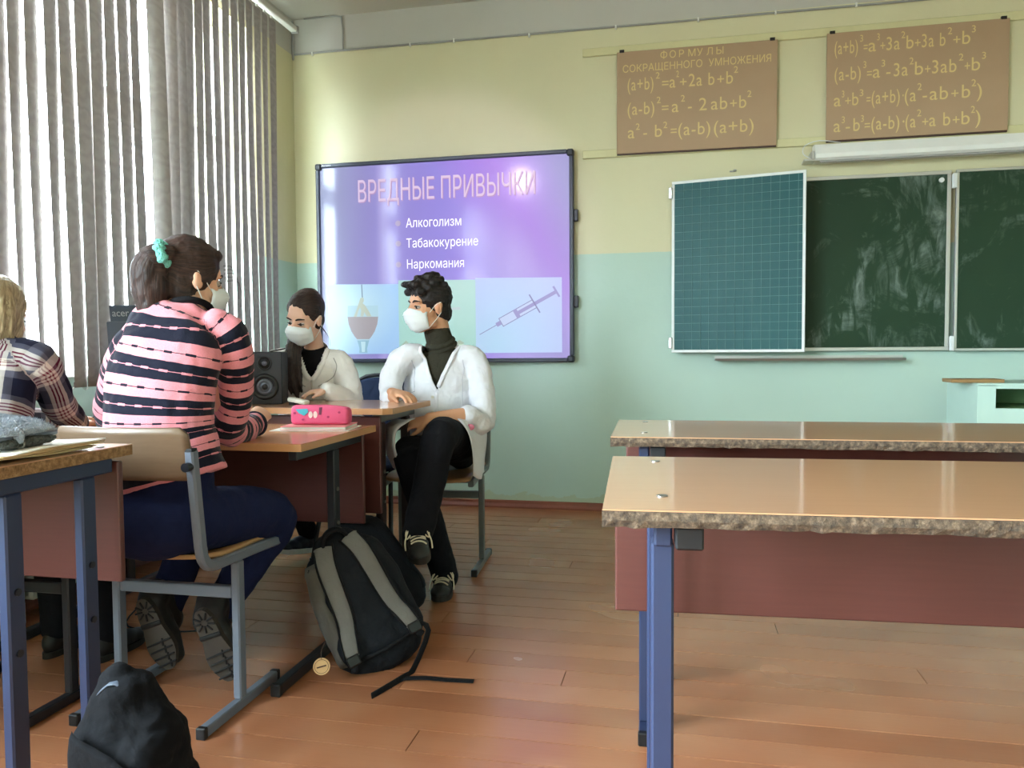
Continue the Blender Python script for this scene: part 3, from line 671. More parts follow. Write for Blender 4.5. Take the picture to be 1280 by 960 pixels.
for zz in (0.045, CH-0.06): obj('hinge', B(((-0.012, -0.006, zz), (0.022, 0.03, 0.085), dict(bevel=0.004))), 'frame_white', w2)
bm = newbm(); cyl(bm, (CW-0.055, -0.006, CH-0.055), (0, 1, 0), 0.014, 0.012); obj('magnet', bm, 'frame_white', cb)
bm = newbm()
pr = [(0, 0), (-0.075, 0), (-0.085, 0.012), (-0.08, 0.014), (-0.07, 0.006), (-0.006, 0.006), (-0.006, 0.03), (0, 0.03)]
rg = [[bm.verts.new((x, a+0.01, b-0.055)) for a, b in pr] for x in (0.255, 1.325)]
for j in range(8): bm.faces.new((rg[0][j], rg[0][(j+1) % 8], rg[1][(j+1) % 8], rg[1][j]))
bm.faces.new(rg[0]); bm.faces.new(list(reversed(rg[1])))
obj('chalk_tray', bm, 'aluminium', cb)
tag(obj('wall_hook', B(((0.32, YF-0.01, 2.125), (0.02, 0.02, 0.012), dict(bevel=0.004)), ((0.305, YF-0.006, 2.122), (0.03, 0.012, 0.006))), 'cable_grey'), 'small metal hook on the yellow wall above the gridded wing', 'hook')
# roll-up screen case
ps = thing('projection_screen', 'white roll-up projection screen case above the chalkboard', 'screen case', (0.735, 4.93, 2.135))
bm = newbm(); pr = [(0.06, 0.0), (-0.045, 0.0), (-0.06, 0.012), (-0.06, 0.036), (-0.03, 0.095), (0.0, 0.102), (0.06, 0.102)]
rg = [[bm.verts.new((x, a, b)) for a, b in pr] for x in (0.03, 2.1)]
for j in range(7): bm.faces.new((rg[0][j], rg[0][(j+1) % 7], rg[1][(j+1) % 7], rg[1][j]))
bm.faces.new(rg[0]); bm.faces.new(list(reversed(rg[1]))); obj('case', bm, 'white_paint', ps)
obj('end_bracket', B(((0.018, 0.0, 0.03), (0.02, 0.11, 0.05), dict(bevel=0.004)), ((0.0, 0.0, 0.006), (0.06, 0.10, 0.012))), 'aluminium', ps)
bm = newbm(); tube(bm, [V((0.02, 0.0, 0.02)), V((-0.03, -0.01, 0.05)), V((-0.02, 0.0, 0.1)), V((0.06, 0.0, 0.125)), V((0.18, 0.02, 0.112))], [0.003]*5, (0, 1, 0), 6); obj('cord', bm, 'frame_white', ps, True)
obj('bottom_bar', B(((1.06, -0.035, -0.006), (2.0, 0.02, 0.012), dict(bevel=0.003))), 'cable_grey', ps)
# ------------------------------------------------------------------ green cabinet by the front wall
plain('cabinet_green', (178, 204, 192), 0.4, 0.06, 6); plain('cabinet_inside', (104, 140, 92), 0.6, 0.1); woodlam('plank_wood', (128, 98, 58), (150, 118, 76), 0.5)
p0 = CAM + (at(1222, 479, 1)-CAM)*1.0
def onY(px, py, Y): d = at(px, py, 1)-CAM; return CAM + d*(Y/d.y)
c0 = onY(1222, 479, 4.25); CAB_W, CAB_D, CAB_H = 0.80, 0.45, c0.z
cbn = thing('green_cabinet', 'pale green wooden cabinet with a dark opening below the chalkboard', 'cabinet', (c0.x, 4.25, 0))
c1 = onY(1245, 486, 4.25); c2 = onY(1245, 510.5, 4.25); ox = c1.x-c0.x; oz1 = c1.z; oz0 = c2.z
obj('front_frame', B(((ox/2, 0.01, CAB_H/2-0.004), (ox, 0.02, CAB_H-0.012)), (((ox+CAB_W)/2, 0.01, oz0/2), (CAB_W-ox, 0.02, oz0)), ((CAB_W-0.04, 0.01, (oz0+oz1)/2), (0.08, 0.02, oz1-oz0)), (((ox+CAB_W)/2, 0.01, (oz1+CAB_H-0.012)/2), (CAB_W-ox, 0.02, CAB_H-0.012-oz1))), 'cabinet_green', cbn)
obj('side_panel', B(((0.01, CAB_D/2+0.01, CAB_H/2), (0.02, CAB_D-0.02, CAB_H-0.02))), 'cabinet_green', cbn)
obj('side_panel', B(((CAB_W-0.01, CAB_D/2+0.01, CAB_H/2), (0.02, CAB_D-0.02, CAB_H-0.02))), 'cabinet_green', cbn)
obj('shelf', B(((CAB_W/2, CAB_D/2, oz0-0.01), (CAB_W-0.04, CAB_D-0.04, 0.018))), 'cabinet_inside', cbn)
obj('back_panel', B(((CAB_W/2, CAB_D-0.008, CAB_H/2), (CAB_W-0.04, 0.012, CAB_H-0.02))), 'cabinet_inside', cbn)
obj('top', B(((CAB_W/2, CAB_D/2, CAB_H-0.008), (CAB_W+0.004, CAB_D, 0.016), dict(bevel=0.003))), 'cabinet_green', cbn)
b0, b1 = onY(1188, 477, 4.30), onY(1255, 477, 4.30)
tag(obj('wooden_board', B((((b0.x+b1.x)/2, 4.36, CAB_H+0.009), (b1.x-b0.x, 0.14, 0.018), dict(bevel=0.002))), 'plank_wood'), 'brown wooden board lying across the corner of the green cabinet', 'board')
# ================================================================== furniture
woodlam('desk_laminate', (180, 128, 92), (198, 150, 112), 0.3, 0.8, 3.0, 0)
woodlam('desk_laminate_warm', (190, 128, 88), (208, 148, 106), 0.25, 0.25, 3.0, 0)
woodlam('panel_laminate', (78, 42, 38), (98, 55, 49), 0.32, 0.1, 3.0, 0)
woodlam('plywood_seat', (166, 122, 78), (190, 148, 102), 0.4, 0.1, 3.0, 0)
woodlam('plywood_back', (96, 76, 58), (120, 98, 76), 0.42, 0.1, 3.0, 0)
chipboard('chipboard_worn', True); chipboard('chipboard_edge', False)
plain('edge_band', (190, 140, 92), 0.4, 0.06)
plain('steel_blue', (40, 51, 80), 0.42, 0.06, 8, spec=0.5); plain('steel_grey', (104, 112, 126), 0.42, 0.06, 8)
plain('steel_olive', (96, 100, 98), 0.42, 0.08, 8); plain('steel_black', (30, 31, 36), 0.42, 0.1, 8); plain('steel_brown', (44, 28, 26), 0.45, 0.1, 8)
plain('cap_black', (16, 17, 20), 0.5); plain('screw_steel', (128, 124, 118), 0.35, metal=0.7); plain('bolt_black', (22, 24, 34), 0.4)
def slab(w, d, th, rough_front=0.0, bev=0.0, chamfer=0.0):
    """table top: outline in plan with optional cut corner, worn front edge"""
    bm = newbm(); n = 90 if rough_front else 1; rnd = random.Random(3); pts = []
    for i in range(n+1):
        x = w*i/n; pts.append((x, 0.0))
    if chamfer: pts = [(0, chamfer), (chamfer, 0), (w-chamfer, 0), (w, chamfer)]
    pts += [(w, d), (0, d)]
    lo = [bm.verts.new((x, y + (rnd.uniform(0, rough_front) if y == 0 and 0 < x < w else 0), -th + (rnd.uniform(-0.2, 1)*rough_front*0.8 if y == 0 else 0))) for x, y in pts]
    hi = [bm.verts.new((x, y + (rnd.uniform(0, rough_front*0.6) if y == 0 and 0 < x < w else 0), 0)) for x, y in pts]
    mid = [bm.verts.new((x, y - (rnd.uniform(0, rough_front*0.7) if y == 0 else 0), -th*0.5)) for x, y in pts]
    N = len(pts)
    for a, b in ((lo, mid), (mid, hi)):
        for i in range(N): bm.faces.new((a[i], a[(i+1) % N], b[(i+1) % N], b[i]))
    bm.faces.new(list(reversed(lo))); bm.faces.new(hi); return bm
def desk(label, loc, rot, w, d, z, pz, steel, top='desk_laminate', core='chipboard_worn', rough=0.004, posts=(0.09, 0.42), inset=0.07, flip=False, ph=None, group=None, panel_over=0.045, th=0.026, pd=0.045, caps=True, pw=0.026):
    """school desk; local x to the right along the top, y away from the sitter's edge, the origin under the near left corner"""
    t_ = thing('school_desk', label, 'desk', loc, rot, group)
    Y = (lambda y: d-y) if flip else (lambda y: y)
    bm = slab(w, d, th-0.0025, rough); o = obj('desk_top', bm, core, t_); o.location = (0, 0, z-0.0025)
    obj('laminate', B(((w/2, d/2+rough*0.4, z-0.001), (w-0.001, d-rough*0.8, 0.0022))), top, o, loc=(0, 0, -(z-0.0025)))
    y_p = Y(d-0.03); x0, x1 = inset, w-inset
    obj('modesty_panel', B(((w/2, y_p, (pz+z-th-0.012)/2), (w-2*(inset-panel_over), 0.018, z-th-0.012-pz), dict(bevel=0.004, seg=2))), 'panel_laminate', t_)
    for x in (x0, x1):
        for y in posts:
            yy = Y(y)
            o = obj('leg', B(((x, yy, (0.035+z-th-0.038)/2), (pw, pd, z-th-0.073), dict(bevel=0.004))), steel, t_)
            for zz in (z-0.27, z-0.40):
                bm = newbm(); cyl(bm, (x, yy, zz), (1, 0, 0), 0.008, 0.034, 12); obj('bolt', bm, 'bolt_black', o)
        ya, yb = Y(0.02), Y(d-0.06)
        o = obj('foot_rail', B(((x, (ya+yb)/2, 0.018), (0.026, abs(yb-ya), 0.034), dict(bevel=0.003))), steel, t_)
        for ye in (ya, yb):
            obj('end_cap', B(((x, ye, 0.018), (0.029, 0.02, 0.036), dict(bevel=0.003))), 'cap_black', o)
        o = obj('support_bar', B(((x, d/2, z-th-0.02), (0.026, d*0.82, 0.036), dict(bevel=0.003))), steel, t_)
        if caps:
            sg = 1 if x < w/2 else -1
            obj('end_cap', B(((x+sg*0.036, 0.045, z-th-0.018), (0.04, 0.05, 0.034), dict(bevel=0.003))), 'cap_black', o)
        for y in (0.11, d-0.07):
            bm = newbm(); cyl(bm, (x, y, z+0.0006), (0, 0, 1), 0.0085, 0.003, 14); obj('screw', bm, 'screw_steel', t_)
    return t_
# two empty desks on the right
desk('nearest empty desk with a worn chipboard edge, blue-grey legs', (-0.109, 1.104, 0), radians(3.3), 1.42, 0.555, 0.82, 0.50, 'steel_blue', inset=0.088, panel_over=0.082, pw=0.034, posts=(0.10, 0.44), group='empty school desks on the right')
desk('empty desk standing behind the nearest one, in front of the wall', (-0.177, 2.02, 0), radians(1.9), 1.42, 0.485, 0.82, 0.50, 'steel_blue', inset=0.085, panel_over=0.06, posts=(0.10, 0.38), group='empty school desks on the right')
# desk at the left edge of the picture (its right end shows)
desk('desk cut off by the left edge, carrying the plush case and papers', (-1.33-1.2, 1.185, 0), 0, 1.2, 0.5, 0.82, 0.483, 'steel_blue', core='chipboard_edge', rough=0.001, posts=(0.165, 0.375), inset=0.033, panel_over=0.022, caps=False)
# desk of the striped woman: single middle post, dark frame
def tdesk(label, x1, y0, y1, w, z, pz, steel, posts, py, px_over, toplam, runner, inset, chamf=0.0):
    d = y1-y0; t_ = thing('school_desk', label, 'desk', (x1-w, y0, 0)); th = 0.024
    o = obj('desk_top', slab(w, d, th-0.002, 0, chamfer=chamf), 'edge_band', t_, loc=(0, 0, z-0.002))
    bm = slab(w-0.002, d-0.002, 0.0022, 0, chamfer=chamf); obj('laminate', bm, toplam, o, loc=(0.001, 0.001, 0.002))
    obj('modesty_panel', B(((w/2, py-y0, (pz+z-th-0.01)/2), (w-2*px_over, 0.018, z-th-0.01-pz), dict(bevel=0.004, seg=2))), 'panel_laminate', t_)
    for x in (inset, w-inset):
        for y in posts:
            o = obj('leg', B(((x, y-y0, (0.037+z-th-0.035)/2), (0.03, 0.046, z-th-0.072), dict(bevel=0.004))), steel, t_)
            for zz in (0.44, 0.56):
                bm = newbm(); cyl(bm, (x, y-y0, zz), (1, 0, 0), 0.007, 0.038, 10); obj('bolt', bm, 'screw_steel', o)
        o = obj('foot_rail', B(((x, (runner[0]+runner[1])/2-y0, 0.019), (0.03, runner[1]-runner[0], 0.036), dict(bevel=0.003))), steel, t_)
        for ye in runner: obj('end_cap', B(((x, ye-y0, 0.019), (0.033, 0.02, 0.038), dict(bevel=0.003))), 'cap_black', o)
        obj('support_bar', B(((x, d/2, z-th-0.018), (0.03, d*0.84, 0.034), dict(bevel=0.003))), 'steel_olive' if steel == 'steel_brown' else steel, t_)
    return t_
tdesk('low desk the striped woman leans on, with the pink pencil case', -1.142, 2.20, 2.805, 1.25, 0.76, 0.385, 'steel_black', (2.54,), 2.77, 0.035, 'desk_laminate_warm', (2.12, 2.78), 0.055, 0.0)
tdesk('higher desk with the loudspeaker, between the girl and the low desk', -1.10, 2.845, 3.345, 1.32, 0.82, 0.40, 'steel_brown', (2.93, 3.22), 2.89, 0.055, 'desk_laminate', (2.87, 3.30), 0.075, 0.03)

# ------------------------------------------------------------------ chairs
def school_chair(label, loc, rot, steel, group=None, hw=0.20, back_m='plywood_back', seat_m='plywood_seat'):
    """local y points to the front of the chair"""
    t_ = thing('school_chair', label, 'chair', loc, rot, group)
    for sx_ in (-1, 1):
        x = sx_*hw
        pts = [V((x, -0.205, 0.785)), V((x, -0.175, 0.52))] + arc((x, -0.115, 0.515), 0.058, pi, 1.5*pi, 6, (0, 1, 0), (0, 0, 1)) + [V((x, 0.10, 0.450)), V((x, 0.265, 0.442))]
        bm = newbm(); rectsweep(bm, pts, 0.026, 0.030, (1, 0, 0)); o = autosmooth(obj('side_rail', bm, steel, t_), 30)
        obj('rail_plug', B(((x, -0.206, 0.789), (0.02, 0.024, 0.008))), 'cap_black', o)
        bm = newbm(); cyl(bm, (x, -0.212, 0.745), (0, 1, 0), 0.012, 0.045, 14); obj('bolt', bm, 'bolt_black', o)
        obj('leg', B(((x, 0.0, 0.2345), (0.0255, 0.034, 0.407), dict(bevel=0.004))), steel, t_)
        o = obj('foot_rail', B(((x, 0.005, 0.016), (0.026, 0.39, 0.030), dict(bevel=0.003))), steel, t_)
        for ye in (-0.19, 0.20): obj('end_cap', B(((x, ye, 0.016), (0.029, 0.018, 0.033), dict(bevel=0.003))), 'cap_black', o)
    obj('cross_bar', B(((0, 0.0, 0.345), (2*hw-0.026, 0.026, 0.034), dict(bevel=0.003))), steel, t_)
    obj('seat_bar', B(((0, 0.16, 0.44), (2*hw-0.026, 0.02, 0.022), dict(bevel=0.003))), steel, t_)
    bm = newbm()
    def seat(a, b):
        x = (a-0.5)*(2*hw-0.004); y = -0.13 + 0.415*b
        cor = 0.02*max(0, abs(a-0.5)*2-0.85)/0.15*(1 if b > 0.9 or b < 0.1 else 0)
        return (x, y - cor*(1 if b > 0.5 else -1), 0.468 + 0.010*(2*(a-0.5))**2 - 0.012*max(0, (b-0.75)/0.25)**2 + 0.012*max(0, (0.3-b)/0.3)**2)
    grid(bm, seat, 14, 14); solidify(bm, 0.012); obj('seat', bm, seat_m, t_, True)
    bm = newbm(); wb = hw + 0.003
    def back(a, b):
        s = (a-0.5)*2; x = s*wb; z = 0.705 + 0.142*b
        if abs(s) > 0.9: z = 0.776 + (z-0.776)*(1-0.25*((abs(s)-0.9)/0.1)**2)
        return (x, -0.225 + 0.028*s*s - 0.03*b, z)
    grid(bm, back, 20, 8); solidify(bm, 0.011); obj('backrest', bm, back_m, t_, True)
    return t_
school_chair('wooden school chair with grey frame under the striped woman', (-1.463, 2.03, 0), 0, 'steel_grey')
school_chair('wooden school chair with olive-grey frame under the man in the lab coat', (-1.14, 3.62, 0), pi+radians(4), 'steel_olive')
school_chair('wooden school chair with black frame under the fair-haired person', (-1.985, 1.968, 0), 0, 'steel_black')
# padded chair of the girl
cloth('blue_padding', (44, 56, 84), 0.85)
bc = thing('padded_chair', 'blue padded chair with a black tube frame behind the higher desk', 'chair', (-1.57, 3.74, 0), pi)
bm = newbm(); 
def oval(c, rx, rz, ey, n=28, th=0.03):
    pass
def cushion(bm, c, ex, ey, ez):
    r = ellip(bm, (0, 0, 0), (1, 0, 0), (0, 1, 0), (0, 0, 1), 28, 14)
    for v in r:
        x, y, z = v.co
        q = (abs(x)**3 + abs(y)**3)**(1/3) if (abs(x)+abs(y)) > 1e-6 else 1
        rr = math.hypot(x, y); k = rr/q if q else 1
        v.co = V(c) + V(ex)*(x*k) + V(ey)*(y*k) + V(ez)*(math.copysign(abs(z)**0.6, z))
cushion(bm, (0, 0.01, 0.465), (0.20, 0, 0), (0, 0.205, 0), (0, 0, 0.028)); obj('seat', bm, 'blue_padding', bc, True)
bm = newbm(); cushion(bm, (0, -0.205, 0.755), (0.195, 0, 0), (0, -0.02, 0.145), (0, 0.022, 0.003)); obj('backrest', bm, 'blue_padding', bc, True)
bm = newbm(); tube(bm, [V((-0.205, -0.15, 0.45)), V((-0.205, -0.215, 0.56)), V((-0.20, -0.222, 0.74)), V((-0.14, -0.235, 0.885)), V((0, -0.24, 0.912)), V((0.14, -0.235, 0.885)), V((0.20, -0.222, 0.74)), V((0.205, -0.215, 0.56)), V((0.205, -0.15, 0.45))], [0.011]*9, (0, 1, 0), 10); obj('back_frame', bm, 'steel_black', bc, True)
for sx_ in (-1, 1):
    for ya, yb in ((0.12, 0.22), (-0.10, -0.24)):
        bm = newbm(); tube(bm, [V((sx_*0.17, ya, 0.445)), V((sx_*0.205, yb, 0.012))], [0.0115]*2, (1, 0, 0), 10, 'round', 1); o = obj('leg', bm, 'steel_black', bc, True)
        bm = newbm(); cyl(bm, (sx_*0.206, yb, 0.012), (0, 0, 1), 0.015, 0.024); obj('foot_cap', bm, 'cap_black', o)
    obj('side_bar', B(((sx_*0.17, 0.01, 0.436), (0.02, 0.30, 0.016))), 'steel_black', bc)

# ------------------------------------------------------------------ things on the desks
# loudspeaker
plain('speaker_black', (26, 28, 34), 0.5, 0.1, 60, 0.15, 300); plain('cone_grey', (92, 96, 108), 0.35, metal=0.4); plain('rubber', (12, 12, 14), 0.55)
sp = thing('loudspeaker', 'black two-way bookshelf loudspeaker on the higher desk', 'loudspeaker', (-1.752, 3.09, 0.82), radians(20))
obj('cabinet', B(((0, 0, 0.112), (0.142, 0.17, 0.224), dict(bevel=0.004))), 'speaker_black', sp)
bm = newbm(); torus(bm, (0, -0.086, 0.075), (0, 1, 0), 0.046, 0.010); o = obj('woofer_surround', bm, 'rubber', sp, True)
bm = newbm(); cyl(bm, (0, -0.086, 0.075), (0, -1, 0), 0.042, 0.006, 28, 0.040); obj('woofer_plate', bm, 'speaker_black', sp)
bm = newbm(); torus(bm, (0, -0.090, 0.075), (0, 1, 0), 0.027, 0.006); cyl(bm, (0, -0.089, 0.075), (0, -1, 0), 0.027, 0.006, 28, 0.024); obj('woofer_cone', bm, 'cone_grey', sp, True)
bm = newbm(); ellip(bm, (0, -0.090, 0.075), (0.013, 0, 0), (0, 0.008, 0), (0, 0, 0.013)); obj('dust_cap', bm, 'rubber', sp, True)
bm = newbm(); torus(bm, (0, -0.086, 0.175), (0, 1, 0), 0.026, 0.004); cyl(bm, (0, -0.085, 0.175), (0, 1, 0), 0.026, 0.004, 24); obj('tweeter_plate', bm, 'rubber', sp, True)
bm = newbm(); ellip(bm, (0, -0.088, 0.175), (0.011, 0, 0), (0, 0.007, 0), (0, 0, 0.011)); obj('tweeter_dome', bm, 'cone_grey', sp, True)
# laptops with their lids towards the viewer
plain('laptop_black', (92, 104, 124), 0.45, 0.08); plain('laptop_print', (214, 220, 230), 0.4); plain('card_box', (58, 58, 64), 0.7, 0.1); plain('screen_dark', (10, 12, 16), 0.15)
def laptop(label, loc, rz, lean, w=0.36, h=0.235, letters=None, base_d=0.25):
    t_ = thing('laptop', label, 'laptop', loc, rz, 'laptops on the left of the higher desk')
    obj('base', B(((0, base_d/2, 0.011), (w, base_d, 0.022), dict(bevel=0.004))), 'laptop_black', t_)
    obj('keyboard', B(((0, base_d*0.56, 0.0225), (w*0.86, base_d*0.5, 0.003))), 'cap_black', t_)
    R = Matrix.Rotation(lean, 3, 'X'); lid = obj('lid', B(((0, 0, h/2), (w, 0.012, h), dict(bevel=0.004))), 'laptop_black', t_); lid.location = (0, 0.008, 0.02); lid.rotation_euler = (lean, 0, 0)
    obj('display', B(((0, 0.0065, h/2+0.006), (w*0.92, 0.002, h*0.84))), 'screen_dark', lid)
    if letters: text(letters, 0.044, 'laptop_print', lid, (-0.166, -0.0085, h*0.815), ext=0.0006)
    return t_
z_box = 0.82+0.16
tag(obj('equipment_box', B(((-2.20, 3.15, 0.82+0.078), (0.40, 0.24, 0.156), dict(bevel=0.006))), 'card_box'), 'dark grey box lifting the lettered laptop on the higher desk', 'box')
laptop('open black laptop with grey lettering on its lid, raised on a box', (-2.243, 2.992, z_box-0.004), radians(8), radians(7), h=0.255, letters='acer')
laptop('open black laptop standing lower, in front of the lettered one', (-2.125, 2.87, 0.82), radians(8), radians(5), h=0.335, w=0.42, base_d=0.105)
# white clicker, pink pencil case and notebook
plain('white_plastic', (226, 222, 210), 0.35)
rm = thing('white_remote', 'small white remote beside the loudspeaker', 'remote', (-1.56, 2.99, 0.82), radians(-20))
bm = newbm(); box(bm, (0, 0, 0.018), (0.10, 0.035, 0.018), rot=Matrix.Rotation(radians(7), 3, 'Y'), bevel=0.006, seg=2); obj('body', bm, 'white_plastic', rm, True)
obj('stand', B(((-0.025, 0, 0.006), (0.03, 0.03, 0.012))), 'cap_black', rm)
cloth('case_pink', (228, 96, 134), 0.6, 0.05, 0.2, 20); plain('patch_teal', (70, 176, 190), 0.6); plain('print_cream', (244, 214, 206), 0.6); plain('cover_pink', (240, 148, 150), 0.6, 0.12, 120); plain('paper_white', (232, 228, 218), 0.8, 0.04)
nb = thing('notebook', 'pink patterned notebook lying on a sheet, under the pencil case', 'notebook', (-1.305, 2.66, 0.76), radians(9))
obj('sheet', B(((-0.01, 0.0, 0.0008), (0.285, 0.20, 0.0014))), 'paper_white', nb)
obj('pages', B(((0, 0.005, 0.007), (0.236, 0.165, 0.010))), 'paper_white', nb)
obj('cover', B(((0, 0.005, 0.0132), (0.24, 0.17, 0.0022), dict(bevel=0.0008)), ((0, 0.005, 0.0022), (0.24, 0.17, 0.0016))), 'cover_pink', nb)
pc = thing('pencil_case', 'bright pink pencil case with a teal patch on the notebook', 'pencil case', (-1.30, 2.67, 0.7745), radians(9))
bm = newbm(); box(bm, (0, 0, 0.036), (0.215, 0.068, 0.070), bevel=0.014, seg=4); bmesh.ops.subdivide_edges(bm, edges=[e_ for e_ in bm.edges if e_.calc_length() > 0.03], cuts=4, use_grid_fill=True)
for v in bm.verts:
    v.co.z -= 0.010*max(0, v.co.x/0.107)**2*(v.co.z/0.07); v.co.y *= 1 - 0.18*(v.co.z/0.07); v.co.y += 0.0025*sin(40*v.co.x+3)*sin(50*v.co.z)
me = mesh(bm, 'body', True)
body = obj('body', me, 'case_pink', pc); tr_ = bvh(me)
def patch(pts, m, nm, parent, tree, frm=(0, 1, 0), lift=0.0028):
    bm = newbm(); vs = []
    for p in pts:
        h = tree.ray_cast(V(p) - V(frm)*0.3, V(frm), 1.0); q = (h[0] + h[1]*lift) if h[0] is not None else V(p)
        vs.append(bm.verts.new(q))
    bm.faces.new(vs); solidify(bm, 0.001); return obj(nm, bm, m, parent)
patch([(-0.088, 0, 0.058), (-0.044, 0, 0.060), (-0.040, 0, 0.048), (-0.056, 0, 0.034), (-0.076, 0, 0.044)], 'patch_teal', 'teal_patch', pc, tr_)
for cx_ in (-0.032, -0.014): patch([(cx_+0.008*cos(a*pi/5), 0, 0.038+0.013*sin(a*pi/5)) for a in range(10)], 'print_cream', 'printed_flower', pc, tr_)
for cx_, cz_ in ((-0.09, 0.044), (0.035, 0.03), (0.075, 0.046), (-0.06, 0.02)): patch([(cx_+0.005*cos(a*pi/4), 0, cz_+0.004*sin(a*pi/4)) for a in range(8)], plain('print_berry', (176, 40, 90), 0.6), 'printed_dot', pc, tr_)
patch([(0.0, 0, 0.063), (0.011, 0, 0.064), (0.009, 0, 0.038), (-0.001, 0, 0.038)], plain('tab_plum', (110, 30, 62), 0.6), 'zip_tab', pc, tr_)
bm = trace(tr_, [(-0.10, 0, 0.09), (0, 0, 0.09), (0.10, 0, 0.09)], 0.002, 8, 0.0, (0, 0, -1)); obj('zip', bm, plain('zip_rose', (196, 60, 96), 0.5), pc, True)
# plush case, folders and papers on the left desk
cloth('plush_grey', (150, 158, 170), 0.95, 0.12, 0.5, 120, sheen=0.4); cloth('plush_dark', (96, 96, 92), 0.95, 0.15, 0.9, 90); plain('zip_grey', (118, 120, 132), 0.5); plain('paper_beige', (220, 196, 150), 0.8, 0.06)
Zt = 0.82
pp = thing('paper_stack', 'pile of beige papers with a white sheet at the desk end', 'papers', (-1.47, 1.44, Zt+0.002))
for k in range(6):
    a = radians(random.uniform(-6, 6)); bm = newbm()
    def sh(u, v, k=k, a=a): 
        x, y = (u-0.5)*0.21, (v-0.5)*0.30; return (x*cos(a)-y*sin(a) + 0.01*k, x*sin(a)+y*cos(a), 0.0015+0.0035*k + 0.005*u*u*(k/5) + 0.002*sin(7*v+k))
    grid(bm, sh, 8, 8); solidify(bm, 0.0016); obj('sheet', bm, 'paper_beige' if k < 5 else 'paper_white', pp, True)
fo = thing('plush_case', 'fluffy light grey zip case with a dark lower side on the papers', 'pencil case', (-1.505, 1.395, Zt+0.034), radians(4))
f = Fig(); f.tube([(-0.15, 0, 0.026), (-0.08, 0, 0.034), (0.0, 0, 0.038), (0.09, 0, 0.034), (0.142, 0, 0.022)], [(0.085, 0.018), (0.098, 0.022), (0.102, 0.024), (0.098, 0.020), (0.088, 0.012)], (0, 1, 0), seg=24)
me = f.build(0.0035, 2, 0.006, 0.009)
for v in me.vertices: v.co.z = max(v.co.z, 0.022 + 0.1*min(0, v.co.z-0.022))
pt = obj('plush_top', me, 'plush_grey', fo)
bm = newbm(); rnd = random.Random(11); pl_ = [p for p in me.polygons if p.normal.z > 0.15]
for p in rnd.sample(pl_, min(3800, len(pl_))):                 # short fluffy pile standing on the cover
    q = p.center + V((rnd.uniform(-.002, .002), rnd.uniform(-.002, .002), -0.001)); n_ = (V(p.normal) + V((rnd.uniform(-.7, .7), rnd.uniform(-.7, .7), rnd.uniform(-.2, .3)))).normalized(); s_ = n_.orthogonal().normalized(); o_ = n_.cross(s_)
    t_ = bm.verts.new(q + n_*rnd.uniform(0.004, 0.009)); r3 = [bm.verts.new(q + (s_*cos(k*2*pi/3) + o_*sin(k*2*pi/3))*0.0011) for k in range(3)]
    for k in range(3): bm.faces.new((r3[k], r3[(k+1) % 3], t_))
pile = obj('plush_pile', bm, 'plush_grey', fo); pile['kind'] = 'stuff'
bm = newbm(); box(bm, (-0.005, 0, 0.016), (0.285, 0.195, 0.014), bevel=0.005, seg=2); obj('zip_band', bm, 'zip_grey', fo, True)
f = Fig(); f.tube([(-0.145, 0, 0.004), (0, 0, 0.004), (0.14, 0, 0.004)], [(0.09, 0.012), (0.10, 0.013), (0.09, 0.012)], (0, 1, 0), seg=20); me = f.build(0.004, 2, 0.006, 0.02)
for v in me.vertices: v.co.z = max(v.co.z, -0.008)
obj('plush_underside', me, 'plush_dark', fo)
bm = newbm(); torus(bm, (0.150, -0.03, 0.002), (0.3, -1, 0.2), 0.007, 0.0022, 18, 8); obj('zip_ring', bm, 'screw_steel', fo, True)
bm = newbm(); tube(bm, [V((0.138, -0.03, 0.03)), V((0.148, -0.032, 0.02)), V((0.15, -0.031, 0.008))], [(0.010, 0.007), (0.012, 0.008), (0.007, 0.005)], (1, 0, 0), 10); obj('zip_tassel', bm, 'plush_grey', fo, True)
# ================================================================== people
skinmat('skin_fair', (226, 178, 150)); skinmat('skin_tan', (214, 162, 128)); skinmat('skin_pale', (232, 188, 164))
stripes_knit('striped_knit'); plaid_cloth('plaid')
hairmat('hair_brown', (26, 18, 18), (74, 50, 42)); hairmat('hair_dark', (24, 18, 20), (66, 46, 40)); hairmat('hair_black', (10, 9, 11), (40, 30, 28), 40); hairmat('hair_blonde', (116, 96, 70), (206, 188, 152), 50)
cloth('denim_navy', (22, 30, 64), 0.9, 0.15, 0.3); cloth('trouser_black', (17, 18, 24), 0.9, 0.15, 0.3); cloth('coat_white', (226, 226, 232), 0.85, 0.03, 0.35, 11); cloth('jacket_white', (238, 233, 230), 0.75, 0.03, 0.4, 12)
cloth('knit_olive', (56, 54, 44), 0.95, 0.1, 0.3, 60); cloth('shirt_black', (18, 17, 20), 0.9); cloth('mask_white', (226, 230, 232), 0.85, 0.02, 0.12, 20); cloth('scrunchie_mint', (120, 196, 184), 0.9, 0.1, 0.6, 60)
plain('eye_white', (186, 174, 166), 0.25, 0.02); plain('iris_brown', (38, 24, 18), 0.2); plain('brow_dark', (40, 28, 26), 0.8); plain('loop_white', (224, 220, 214), 0.7)
plain('boot_black', (30, 28, 28), 0.5, 0.2, 20, 0.2, 60); plain('sole_worn', (62, 55, 49), 0.8, 0.25, 20); plain('tread_dark', (20, 18, 18), 0.8)
plain('sneaker_dark', (34, 36, 36), 0.5, 0.15, 14, 0.15, 120); plain('sole_dark', (40, 36, 32), 0.6); plain('lace_cream', (218, 206, 180), 0.8); plain('sneaker_navy', (20, 24, 40), 0.55, 0.1); plain('sole_white', (222, 222, 216), 0.6)
